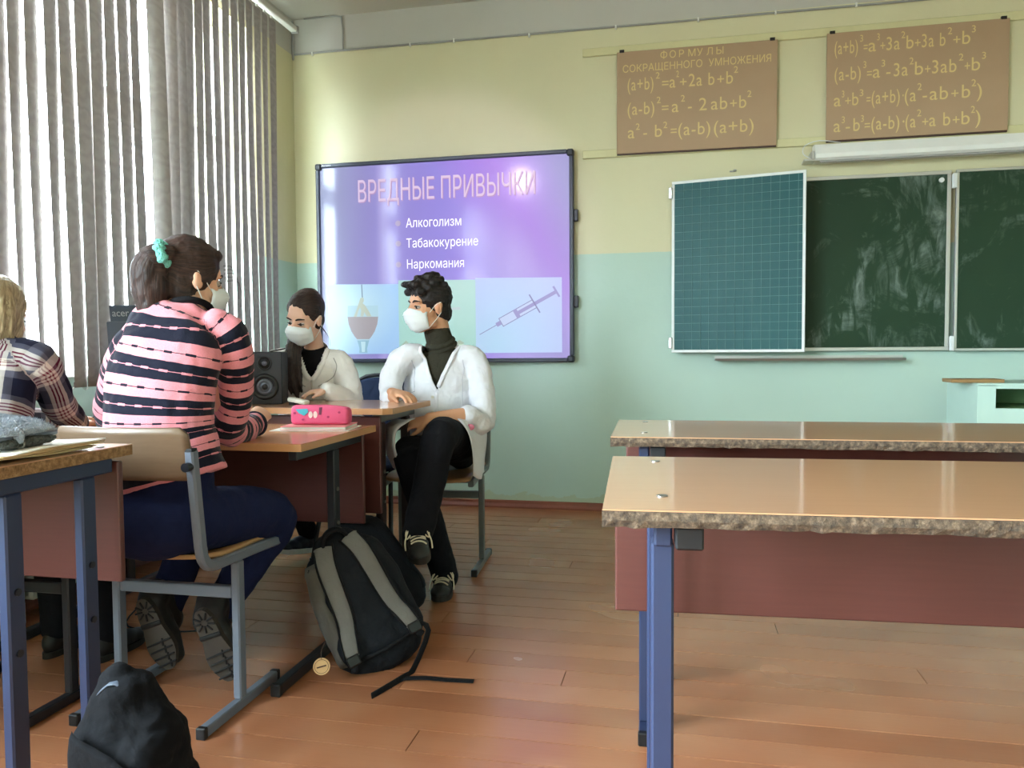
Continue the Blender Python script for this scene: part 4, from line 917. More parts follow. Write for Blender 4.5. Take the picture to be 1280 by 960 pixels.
def pobj(T, name, me, m, parent=None, smooth=True):
    if not isinstance(me, bpy.types.Mesh): me = mesh(me, name, smooth)
    return obj(name, shift(me, T.location), m, parent or T)
class Head:
    def __init__(s, c, fwd, up, sc=0.9):
        s.f = V(fwd).normalized(); u = V(up); u = (u - s.f*u.dot(s.f)).normalized(); s.u = u; s.r = s.f.cross(u); s.c = V(c); s.s = sc
    def L(s, x, y, z): return s.c + (s.r*x + s.f*y + s.u*z)*s.s
    def ell(s, F, c, r): F.ell(s.L(*c), s.r*(r[0]*s.s), s.f*(r[1]*s.s), s.u*(r[2]*s.s))
    def skull(s, F):
        s.ell(F, (0, -0.012, 0.035), (0.075, 0.095, 0.094)); s.ell(F, (0, 0.028, -0.025), (0.061, 0.066, 0.088)); s.ell(F, (0, 0.052, -0.088), (0.040, 0.040, 0.034))
        s.ell(F, (0, 0.068, 0.030), (0.050, 0.020, 0.035))
        for k in (-1, 1):
            s.ell(F, (k*0.038, 0.058, -0.03), (0.024, 0.022, 0.024)); s.ell(F, (k*0.030, 0.072, 0.022), (0.026, 0.014, 0.009))
            s.ell(F, (k*0.076, -0.010, -0.010), (0.009, 0.020, 0.031)); s.ell(F, (k*0.080, -0.016, 0.004), (0.008, 0.015, 0.018)); s.ell(F, (k*0.050, 0.02, -0.075), (0.018, 0.035, 0.025))
        F.tube([s.L(0, 0.090, 0.012), s.L(0, 0.103, -0.016), s.L(0, 0.113, -0.036)], [0.009*s.s, 0.011*s.s, 0.014*s.s], s.r, seg=10)
        s.ell(F, (0, 0.088, -0.066), (0.024, 0.012, 0.008)); s.ell(F, (0, 0.086, -0.078), (0.021, 0.012, 0.008))
    def sockets(s, me):
        n = len(me.vertices); co = np.empty(n*3); me.vertices.foreach_get('co', co); co = co.reshape(-1, 3)
        for k in (-1, 1):
            p = np.array(s.L(k*0.031, 0.090, 0.0)); d = ((co-p)**2).sum(1); w = np.exp(-d/(2*(0.012*s.s)**2)); co -= w[:, None]*np.array(s.f)*0.011*s.s
        me.vertices.foreach_set('co', co.ravel())
    def face(s, T, brow='brow_dark', half=0.6):
        for k in (-1, 1):
            bm = newbm(); ellip(bm, s.L(k*0.031, 0.072, -0.001), s.r*0.0145*s.s, s.f*0.0125*s.s, s.u*0.0085*s.s); e = pobj(T, 'eye', bm, 'eye_white')
            bm = newbm(); ellip(bm, s.L(k*0.031, 0.0800, -0.0015), s.r*0.0078*s.s, s.f*0.0062*s.s, s.u*0.0075*s.s); pobj(T, 'iris', bm, 'iris_brown', e)
            bm = newbm(); tube(bm, [s.L(k*0.015, 0.083, 0.001), s.L(k*0.030, 0.0875, 0.0065*half+0.001), s.L(k*0.047, 0.079, 0.001)], [0.0015, 0.0026, 0.0015], s.f, 8); pobj(T, 'eyelashes', bm, 'brow_dark', e)
            bm = newbm(); tube(bm, [s.L(k*0.013, 0.0905, 0.022), s.L(k*0.030, 0.090, 0.028), s.L(k*0.052, 0.074, 0.024)], [(0.002, 0.0035), (0.0025, 0.0045), (0.0015, 0.0025)], s.f, 8); pobj(T, 'eyebrow', bm, brow)
    def mask(s, T, wide=0.071):
        bm = newbm()
        prof = [(-0.004, 0.106), (-0.022, 0.124), (-0.040, 0.128), (-0.062, 0.120), (-0.085, 0.108), (-0.105, 0.093), (-0.122, 0.070)]
        sidew = [0.060, 0.066, 0.069, 0.070, 0.068, 0.064, 0.056]
        def fn(a, b):
            k = b*(len(prof)-1); i = min(int(k), len(prof)-2); w = k-i
            z = prof[i][0]*(1-w)+prof[i+1][0]*w; yc = prof[i][1]*(1-w)+prof[i+1][1]*w; hw = (sidew[i]*(1-w)+sidew[i+1]*w)*wide/0.071
            th = (a-0.5)*2*1.42; ys = 0.018
            pl = 0.0045*((b*3.4) % 1.0)*(0.3+0.7*cos(th)) if 0.12 < b < 0.92 else 0
            zz = z - 0.022*abs(math.sin(th))**2*(1-2*b)*0.9
            return s.L(hw*math.sin(th)/math.sin(1.42), ys + (yc-ys)*max(0.0, cos(th))**0.72 + pl, zz)
        grid(bm, fn, 26, 24); solidify(bm, 0.0022*s.s); m_ = pobj(T, 'face_mask', bm, 'mask_white')
        for k in (-1, 1):
            bm = newbm(); tube(bm, [s.L(k*0.070, 0.034, -0.026), s.L(k*0.078, 0.005, 0.006), s.L(k*0.086, -0.018, 0.018)], [0.0016]*3, s.u, 6); pobj(T, 'ear_loop', bm, 'loop_white', m_)
            bm = newbm(); tube(bm, [s.L(k*0.064, 0.036, -0.096), s.L(k*0.078, 0.006, -0.06), s.L(k*0.086, -0.016, -0.030)], [0.0016]*3, s.u, 6); pobj(T, 'ear_loop', bm, 'loop_white', m_)
        return m_
    def haircap(s, F, axis=((0, 0.09, 0.09), (0, -0.10, 0.03)), grow=1.0, back=0.0):
        g = grow
        s.ell(F, (0, -0.018-back, 0.045), (0.082*g, 0.098*g, 0.092*g)); s.ell(F, (0, -0.048, -0.015), (0.069*g, 0.060*g, 0.068*g))
        P = [s.L(*(axis[0][i]*(1-k)+axis[1][i]*k for i in range(3))) for k in (0, 0.25, 0.5, 0.75, 1)]
        F.ch.append((P, [(0.08, 0.08)]*5, frames(P, s.r), 0.0))
def hand(F, wrist, fwd, normal, sgn, curl=0.5, sc=1.0, spread=0.12, thumb=0.6):
    """palm, four fingers of different lengths and a thumb from the side of the palm; normal = back of the hand, sgn = +1 when the thumb lies to fwd x normal"""
    f = V(fwd).normalized(); n = V(normal); n = (n - f*n.dot(f)).normalized(); t = f.cross(n)*sgn; w = V(wrist)
    F.tube([w - f*0.015, w + f*0.03*sc, w + f*0.075*sc, w + f*0.092*sc], [(0.026*sc, 0.018*sc), (0.034*sc, 0.016*sc), (0.040*sc, 0.0145*sc), (0.036*sc, 0.011*sc)], t, seg=14)
    for i, (ln, rr) in enumerate(((0.070, 0.0088), (0.079, 0.0090), (0.073, 0.0086), (0.056, 0.0076))):
        off = (0.027 - 0.018*i)*sc; p = w + f*((0.088, 0.092, 0.088, 0.080)[i]*sc) + t*off; a = (1.5-i)*spread; d = f*cos(a) + t*sin(a); pts = [p - d*0.02*sc, p]
        ang = 0.0
        for j, q in enumerate((0.44, 0.31, 0.25)):
            ang += curl*(0.9 if j == 0 else 1.15); dd = d*cos(ang) - n*sin(ang); p = p + dd*(ln*q*sc); pts.append(p)
        F.tube(pts, [rr*sc*1.05, rr*sc, rr*sc*0.95, rr*sc*0.88, rr*sc*0.72], t, seg=10, k=2)
    p = w + f*0.026*sc + t*0.024*sc; d1 = (f*0.62 + t*0.75 - n*0.25).normalized(); d2 = (f*(0.95) + t*(0.35-thumb*0.5) - n*(0.2+curl*0.4)).normalized()
    F.tube([p - d1*0.01, p + d1*0.032*sc, p + d1*0.032*sc + d2*0.03*sc, p + d1*0.032*sc + d2*0.054*sc], [0.0135*sc, 0.0115*sc, 0.0100*sc, 0.0078*sc], n, seg=10, k=2)
def limb(F, pts, rads, side=(1, 0, 0), u0=0.0): F.tube(pts, rads, side, u0, seg=16)
def legs(F, L):
    for a, b, c in L: limb(F, [a, (a+b)/2, b, (b+c)/2, c], [0.06, 0.055, 0.046, 0.042, 0.034])
def shoe(T, heel, fwd, up, ln, m_up, m_sole, m_lace=None, wide=1.0, sole_h=0.024, name='shoe'):
    f = V(fwd).normalized(); u = V(up); u = (u-f*u.dot(f)).normalized(); r = f.cross(u); h = V(heel); k = ln/0.28
    P = lambda x, y, z: h + r*(x*k*wide) + f*(y*k) + u*(z*k)
    F = Fig(); E = lambda c, a: F.ell(P(*c), r*(a[0]*k*wide), f*(a[1]*k), u*(a[2]*k))
    E((0, 0.045, 0.055), (0.034, 0.045, 0.048)); E((0, 0.10, 0.050), (0.036, 0.07, 0.040)); E((0, 0.16, 0.040), (0.042, 0.07, 0.034)); E((0.002, 0.215, 0.034), (0.043, 0.058, 0.027))
    F.tube([P(0, 0.05, 0.06), P(0, 0.058, 0.105)], [(0.034*k, 0.042*k), (0.034*k, 0.044*k)], r)
    F.tube([P(0, 0.10, 0.075), P(0, 0.155, 0.062), P(0, 0.20, 0.048)], [(0.02*k, 0.012*k), (0.022*k, 0.012*k), (0.02*k, 0.01*k)], r)
    me = F.build(0.0055, 3, uv=False)
    s_ = pobj(T, name, me.copy(), m_up); tr = bvh(me)
    bm = newbm(); out = []
    for i in range(40):
        a = 2*pi*i/40; y = 0.138 - 0.138*cos(a); wv = 0.036 + 0.010*math.exp(-((y-0.20)/0.07)**2) + 0.002; x = wv*math.copysign(abs(sin(a))**0.75, sin(a)); out.append((x, y))
    lo = [bm.verts.new(P(x, y, 0.0 + 0.010*max(0, (y-0.2)/0.08)**2)) for x, y in out]; hi = [bm.verts.new(P(x*1.0, y, sole_h + 0.010*max(0, (y-0.2)/0.08)**2)) for x, y in out]
    for i in range(40): bm.faces.new((lo[i], lo[(i+1) % 40], hi[(i+1) % 40], hi[i]))
    bm.faces.new(list(reversed(lo))); bm.faces.new(hi); pobj(T, 'sole', bm, m_sole, s_, False)
    if m_lace:
        for i in range(5):
            y = 0.115+0.020*i; q = [P((j/6-0.5)*0.054, y+0.006*(1 if i % 2 else -1)*(j/6-0.5), 0.09) for j in range(7)]
            pobj(T, 'lace', trace(tr, q, 0.0032*k, 1, 0.002, -u), m_lace, s_)
        b = P(0, 0.11, 0.092)
        for sx_ in (-1, 1):
            bm = newbm(); tube(bm, [b, P(sx_*0.022, 0.112, 0.104), P(sx_*0.044, 0.135, 0.082), P(sx_*0.042, 0.158, 0.066), P(sx_*0.022, 0.142, 0.082), b], [0.0032*k]*6, f, 8); pobj(T, 'lace_bow', bm, m_lace, s_)
            bm = newbm(); tube(bm, [b, P(sx_*0.03, 0.13, 0.094), P(sx_*0.05, 0.165, 0.062), P(sx_*0.052, 0.19, 0.035)], [0.003*k]*4, f, 8); pobj(T, 'lace_end', bm, m_lace, s_)
    return s_

# ------------------------------------------------------------------ woman in the striped jumper
def striped_woman():
    T = thing('person', 'woman in a pink and navy striped jumper leaning on the low desk', 'person', (-1.45, 2.0, 0.0))
    sd = V((0.97, 0.22, 0)).normalized()
    sR, sL = at(283, 420, 2.28), at(168, 432, 2.24); eR, eL = at(284, 534, 2.42), at(140, 522, 2.40); wR, wL = at(318, 530, 2.62), at(200, 540, 2.66)
    hip = V((-1.455, 1.965, 0.565)); hR, hL = V((-1.375, 1.99, 0.56)), V((-1.54, 1.99, 0.56)); kR, kL = at(345, 648, 2.54), V((-1.60, 2.36, 0.525))
    aR, aL = at(266, 772, 2.47), at(203, 772, 2.56)
    nk = at(236, 392, 2.28); H = Head(at(238, 350, 2.33), V((0.50, 0.85, -0.14)), V((0.06, 0.12, 1)), 0.93)
    c1, c2, c3 = at(210, 425, 2.25), at(196, 490, 2.23), at(200, 555, 2.23)
    F = Fig()
    F.tube([hip, c3, c2, c1, nk], [(0.13, 0.09), (0.12, 0.08), (0.12, 0.08), (0.12, 0.07), (0.055, 0.05)], sd)
    F.tube([nk + V((0, -0.01, -0.03)), H.L(0, -0.03, -0.05)], [0.052, 0.052], sd); H.skull(F)
    limb(F, [sR, eR, wR], [0.03, 0.032, 0.027]); limb(F, [sL, eL, wL], [0.03, 0.032, 0.027])
    legs(F, ((hR, kR, aR), (hL, kL, aL)))
    hand(F, wR + V((0.0, 0.01, 0.012)), V((-0.15, 0.75, 0.22)), V((0.55, 0.1, 0.8)), -1, 1.25, 0.92, 0.06, 0.5); hand(F, wL, V((0.6, 0.6, 0)), V((0, 0, 1)), 1, 0.3, 0.9)
    me = F.build(0.0055, 4, uv=False); H.sockets(me); pobj(T, 'body', me, 'skin_fair')
    H.face(T); H.mask(T)
    # jumper: torso, then sleeves
    F = Fig()
    F.tube([at(238, 386, 2.29), at(231, 397, 2.275), at(219, 410, 2.255), at(211, 440, 2.235), at(201, 485, 2.225), at(198, 535, 2.225), at(206, 575, 2.23), at(213, 603, 2.23)],
           [(0.058, 0.054), (0.092, 0.066), (0.138, 0.084), (0.154, 0.098), (0.158, 0.106), (0.160, 0.108), (0.166, 0.112), (0.172, 0.116)], sd, 0.0, 24, 'flat')
    shu = 0.0545
    F.tube([at(270, 403, 2.26), sR + V((0.008, 0, 0.0)), at(295, 455, 2.31), at(293, 500, 2.37), eR + V((0, 0.0, 0.0)), at(300, 540, 2.52), wR], [0.044, 0.056, 0.053, 0.051, 0.055, 0.050, 0.040], (0, 1, 0), shu)
    F.tube([at(188, 418, 2.24), sL, at(148, 475, 2.30), eL, at(165, 538, 2.54), wL], [0.056, 0.058, 0.053, 0.051, 0.048, 0.038], (0, 1, 0), shu)
    me = F.build(0.0065, 3, 0.016, 0.09)
    j = pobj(T, 'jumper', me.copy(), 'striped_knit')
    bm = newbm(); torus(bm, at(237, 388, 2.285), (H.L(0, 0, 0)-nk).normalized(), 0.060, 0.010); pobj(T, 'neck_rib', bm, 'shirt_black', j)
    d = (wR-at(300, 540, 2.52)).normalized(); bm = newbm(); torus(bm, wR + d*0.004, d, 0.034, 0.010); pobj(T, 'cuff', bm, plain('cuff_navy', (22, 22, 44), 0.9), j)
    F = Fig(); F.ell(hip + V((0, -0.02, -0.01)), sd*0.175, V((-0.22, 0.97, 0))*0.135, V((0, 0, 0.10))); F.tube([hip, hip + (c3-hip)*0.85], [(0.15, 0.11), (0.145, 0.10)], sd)
    F.tube([hR + V((0, -0.05, 0.01)), (hR+kR)/2 + V((0.0, 0, 0.012)), kR, (kR+aR)/2, aR], [0.098, 0.092, 0.072, 0.062, 0.052], (1, 0, 0)); F.tube([hL + V((0, -0.05, 0.01)), (hL+kL)/2 + V((0, 0, 0.012)), kL, (kL+aL)/2, aL], [0.098, 0.092, 0.072, 0.062, 0.052], (1, 0, 0))
    pobj(T, 'trousers', F.build(0.0075, 4, 0.012, 0.07), 'denim_navy')
    # boots on their toes, soles to the viewer
    for hl, toe, ank in ((at(258, 797, 2.34), at(283, 850, 2.37), aR), (at(186, 790, 2.44), at(207, 838, 2.46), aL)):
        ax = (toe-hl).normalized(); L = 0.245; mid = (hl+toe)/2; hl2 = mid - ax*L/2; nrm = V((0.12, -1, 0.22)); nrm = (nrm-ax*nrm.dot(ax)).normalized(); sdv = ax.cross(nrm)
        hl2.z += max(0, 0.05-(hl2 + ax*L).z)
        F = Fig(); q = lambda a, b: hl2 + ax*(a*L) - nrm*b
        F.tube([q(0.10, 0.045), q(0.35, 0.045), q(0.65, 0.04), q(0.90, 0.032)], [(0.036, 0.044), (0.037, 0.045), (0.044, 0.040), (0.038, 0.030)], sdv)
        F.tube([q(0.14, 0.05), q(0.1, 0.09), ank + (ank-q(0.14, 0.05))*0.12], [0.046, 0.05, 0.062], sdv)
        b = pobj(T, 'boot', F.build(0.006, 3, 0.004, 0.03), 'boot_black')
        bm = newbm(); out = []
        for i in range(36):
            a = 2*pi*i/36; y = 0.5-0.5*cos(a); wv = 0.034 + 0.012*math.exp(-((y-0.74)/0.22)**2) - 0.004*math.exp(-((y-0.42)/0.1)**2); out.append((wv*math.copysign(abs(sin(a))**0.7, sin(a)), y))
        poly(bm, [q(y, 0.012) + sdv*x for x, y in out], 0.022, nrm); pobj(T, 'sole', bm, 'sole_worn', b, False)
        bm = newbm()
        def bar(y0, x0, y1, x1, wd=0.007):
            a, c = q(y0, -0.011) + sdv*x0, q(y1, -0.011) + sdv*x1; tube(bm, [a, c], [(wd/2, 0.004)]*2, nrm.cross(c-a), 6, 'round', 1)
        for i in range(9):
            a = 2*pi*i/9+0.2; bar(0.17+0.05*cos(a), 0.012*sin(a), 0.17+0.125*cos(a), 0.030*sin(a))
        for i in range(4): bar(0.60+0.10*i, -0.038+0.003*i, 0.63+0.10*i, 0.038-0.003*i); bar(0.58+0.1*i, -0.014, 0.66+0.1*i, -0.010)
        bar(0.36, -0.03, 0.36, 0.03, 0.016)
        pobj(T, 'tread', bm, 'tread_dark', b)
    # hair, pony tail and scrunchie
    F = Fig(); base = H.L(0.055, -0.096, 0.062)
    H.haircap(F, ((0.03, 0.09, 0.08), (0.02, -0.10, 0.05)), 1.06); H.ell(F, (0.035, -0.005, 0.01), (0.052, 0.055, 0.055)); H.ell(F, (-0.03, -0.07, 0.02), (0.055, 0.05, 0.06)); H.ell(F, (0.0, 0.058, 0.088), (0.055, 0.03, 0.028))
    H.ell(F, (0.02, -0.04, -0.05), (0.055, 0.05, 0.05))
    F.tube([base, H.L(0.038, -0.136, 0.045), H.L(0.020, -0.144, 0.0), H.L(0.014, -0.132, -0.06), H.L(0.022, -0.120, -0.12), H.L(0.032, -0.112, -0.155)], [0.022, 0.036, 0.046, 0.046, 0.036, 0.012], H.f, 0, 18)
    F.tube([base, H.L(0.036, -0.122, 0.02), H.L(0.028, -0.118, -0.05), H.L(0.032, -0.105, -0.13)], [0.02, 0.034, 0.038, 0.016], H.f, 0, 16)
    pobj(T, 'hair', F.build(0.005, 2, 0.006, 0.016), 'hair_brown')
    bm = newbm(); torus(bm, base + (H.L(0.038, -0.14, 0.045)-base)*0.45, H.L(0.022, -0.15, 0.04)-H.L(0.080, -0.08, 0.075), 0.027, 0.016, 40, 10, None, 0.18); pobj(T, 'scrunchie', bm, 'scrunchie_mint')
    for a in range(5):
        bm = newbm(); p = H.L(0.04, 0.085+0.003*a, 0.06-0.012*a); tube(bm, [p, p + H.f*(0.025+0.005*a) + H.u*0.004, p + H.f*(0.035+0.006*a) - H.u*(0.02+0.012*a)], [0.0008]*3, H.r, 5); pobj(T, 'hair_strand', bm, 'hair_brown')
striped_woman()

# ------------------------------------------------------------------ girl in the white jacket
def girl():
    T = thing('person', 'girl in a white zip jacket and face mask behind the higher desk', 'person', (-1.67, 3.6, 0.0))
    sd = V((-0.98, -0.12, 0)).normalized()               # her right is to the left of the picture
    H = Head(at(381, 398, 3.62), V((-0.16, -0.88, -0.34)), V((0.10, -0.2, 1)), 0.93)
    nk = at(394, 440, 3.72); sL, sR = at(427, 458, 3.72), at(343, 456, 3.68); eL, eR = at(441, 503, 3.66), at(322, 498, 3.60); wL, wR = V((-1.56, 3.27, 0.866)), V((-1.92, 3.27, 0.866))
    hip = V((-1.64, 3.70, 0.56)); hR, hL = V((-1.73, 3.66, 0.55)), V((-1.56, 3.66, 0.55)); kR, kL = V((-1.80, 3.26, 0.55)), V((-1.55, 3.25, 0.55)); aR, aL = at(385, 665, 3.92), V((-1.6, 3.50, 0.09))
    c1, c2 = at(390, 470, 3.74), at(392, 520, 3.80)
    F = Fig(); F.tube([hip, c2, c1, nk], [(0.12, 0.085), (0.105, 0.07), (0.115, 0.07), (0.05, 0.045)], sd); F.tube([nk, H.L(0, -0.03, -0.05)], [0.046, 0.046], sd); H.skull(F)
    limb(F, [sL, eL, wL], [0.03, 0.03, 0.024]); limb(F, [sR, eR, wR], [0.03, 0.03, 0.024]); legs(F, ((hR, kR, aR), (hL, kL, aL)))
    hand(F, wL, V((-0.6, -0.5, -0.05)), V((0, 0, 1)), -1, 0.35, 0.85); hand(F, wR, V((-0.15, -0.6, -0.05)), V((0, 0, 1)), 1, 0.30, 0.85)
    me = F.build(0.0055, 4, uv=False); H.sockets(me); pobj(T, 'body', me, 'skin_pale'); H.face(T, half=0.1); H.mask(T)
    fr = V((0.30, -0.95, 0)).normalized(); rt = fr.cross(V((0, 0, 1)))      # jacket front direction
    F = Fig(); F.tube([hip, c2, c1, nk + V((0, 0, -0.01))], [(0.13, 0.09), (0.115, 0.078), (0.128, 0.080), (0.066, 0.060)], sd); pobj(T, 'undershirt', F.build(0.007, 4, uv=False), 'shirt_black')
    F = Fig()
    F.tube([nk + V((0, 0, 0.0)), at(391, 452, 3.735), c1, at(391, 500, 3.78), c2, hip + V((0, 0, 0.02))], [(0.075, 0.068), (0.135, 0.088), (0.162, 0.108), (0.165, 0.112), (0.16, 0.11), (0.165, 0.12)], sd, 0, 22)
    F.tube([at(412, 452, 3.73), sL, eL, (eL+wL)/2 + V((0, 0, -0.005)), wL], [0.062, 0.062, 0.055, 0.05, 0.04], (0, 0, 1)); F.tube([at(360, 450, 3.70), sR, eR, (eR+wR)/2, wR], [0.062, 0.062, 0.055, 0.05, 0.04], (0, 0, 1))
    top = nk.z
    def cut(p):
        q = p - nk; x = q.dot(rt) - 0.006; y = q.dot(fr); return y > 0.0 and q.z > -0.13 and abs(x) < 0.045*(q.z+0.13)/0.13*1.15 + 0.004
    me = F.build(0.0065, 3, 0.016, 0.07, cut=cut); jk = pobj(T, 'jacket', me.copy(), 'jacket_white'); tr = bvh(me)
    zb = [nk + fr*0.3 + V((0, 0, -z)) + rt*0.006 for z in (0.135, 0.20, 0.28, 0.36)]
    pobj(T, 'zip', trace(tr, zb, 0.004, 6, 0.001, -fr), plain('zip_tape', (196, 190, 182), 0.5), jk)
    for sgn in (-1, 1):
        ln = [nk + fr*0.3 + V((0, 0, z)) + rt*(0.006+sgn*x) for z, x in ((-0.128, 0.006), (-0.10, 0.028), (-0.06, 0.046), (-0.02, 0.062), (0.012, 0.066))]
        pobj(T, 'collar_edge', trace(tr, ln, 0.009, 5, 0.002, -fr, (0.012, 0.005), rt), 'jacket_white', jk)
        ln = [nk + fr*0.3 + V((0, 0, z)) + rt*(0.006+sgn*x) for z, x in ((-0.03, 0.10), (-0.07, 0.115), (-0.12, 0.095), (-0.16, 0.03))]
        pobj(T, 'yoke_seam', trace(tr, ln, 0.0022, 5, 0.0, -fr), plain('seam_grey', (176, 170, 168), 0.8), jk)
    q0 = [at(322, 448, 3.4), at(345, 440, 3.4), at(362, 432, 3.4)]; 
    pobj(T, 'shoulder_stripe', trace(tr, [at(326, 452, 3.65), at(345, 441, 3.66), at(362, 433, 3.68)], 0.004, 5, 0.001), 'shirt_black', jk)
    F = Fig(); F.ell(hip + V((0, 0, -0.01)), sd*0.165, V((0, 0.13, 0)), V((0, 0, 0.095)))
    for a, b, c in ((hR, kR, aR), (hL, kL, aL)): F.tube([a, (a+b)/2, b, (b+c)/2, c], [0.088, 0.08, 0.062, 0.054, 0.046], (1, 0, 0))
    pobj(T, 'trousers', F.build(0.008, 4, 0.01, 0.07), 'trouser_black')
    toe = at(358, 697, 3.80); fw_ = (toe - aR); fw_.z = -0.02; hl = V((aR.x, aR.y, 0)) + V((0.01, 0.03, 0.03)); shoe(T, hl, toe-hl + V((0, 0, 0.02)), V((0, 0, 1)), 0.26, 'sneaker_navy', 'sole_white', None, 1.0)
    shoe(T, V((-1.6, 3.56, 0.0)), V((0.0, -1, 0)), V((0, 0, 1)), 0.25, 'sneaker_navy', 'sole_white')
    F = Fig(); H.haircap(F, ((0, 0.09, 0.10), (0, -0.10, 0.0)), 1.05, 0.008); H.ell(F, (0, -0.040, 0.088), (0.06, 0.075, 0.055)); H.ell(F, (0.055, -0.008, 0.05), (0.03, 0.055, 0.05)); H.ell(F, (-0.055, -0.008, 0.05), (0.03, 0.055, 0.05))
    pobj(T, 'hair', F.build(0.005, 2, 0.005, 0.02), 'hair_dark')
    F = Fig(); a0 = H.L(0.03, -0.09, -0.05)
    F.tube([a0, H.L(0.085, -0.06, -0.09), at(366, 432, 3.60), at(364, 452, 3.585), at(367, 475, 3.585), at(372, 497, 3.57)], [0.03, 0.034, 0.030, 0.032, 0.028, 0.008], (1, 0, 0), 0, 16)
    F.tube([a0, H.L(0.08, -0.05, -0.10), at(371, 440, 3.60), at(372, 462, 3.58), at(377, 490, 3.57)], [0.02, 0.024, 0.022, 0.020, 0.005], (1, 0, 0), 0, 12)
    F.tube([at(364, 452, 3.585), at(361, 475, 3.58), at(364, 493, 3.575)], [0.02, 0.016, 0.004], (1, 0, 0), 0.1, 12)
    pobj(T, 'pony_tail', F.build(0.0045, 2, 0.007, 0.014), 'hair_dark')
    for k in range(7):
        s_ = -1 if k < 4 else 1; bm = newbm(); p = H.L(s_*0.072, 0.0, -0.02); tube(bm, [p, H.L(s_*(0.095+0.006*k), -0.02, -0.06-0.01*k), H.L(s_*(0.085+0.01*(k % 4)), -0.02, -0.12-0.008*k)], [0.0009, 0.0008, 0.0005], H.f, 5); pobj(T, 'hair_strand', bm, 'hair_dark')
girl()

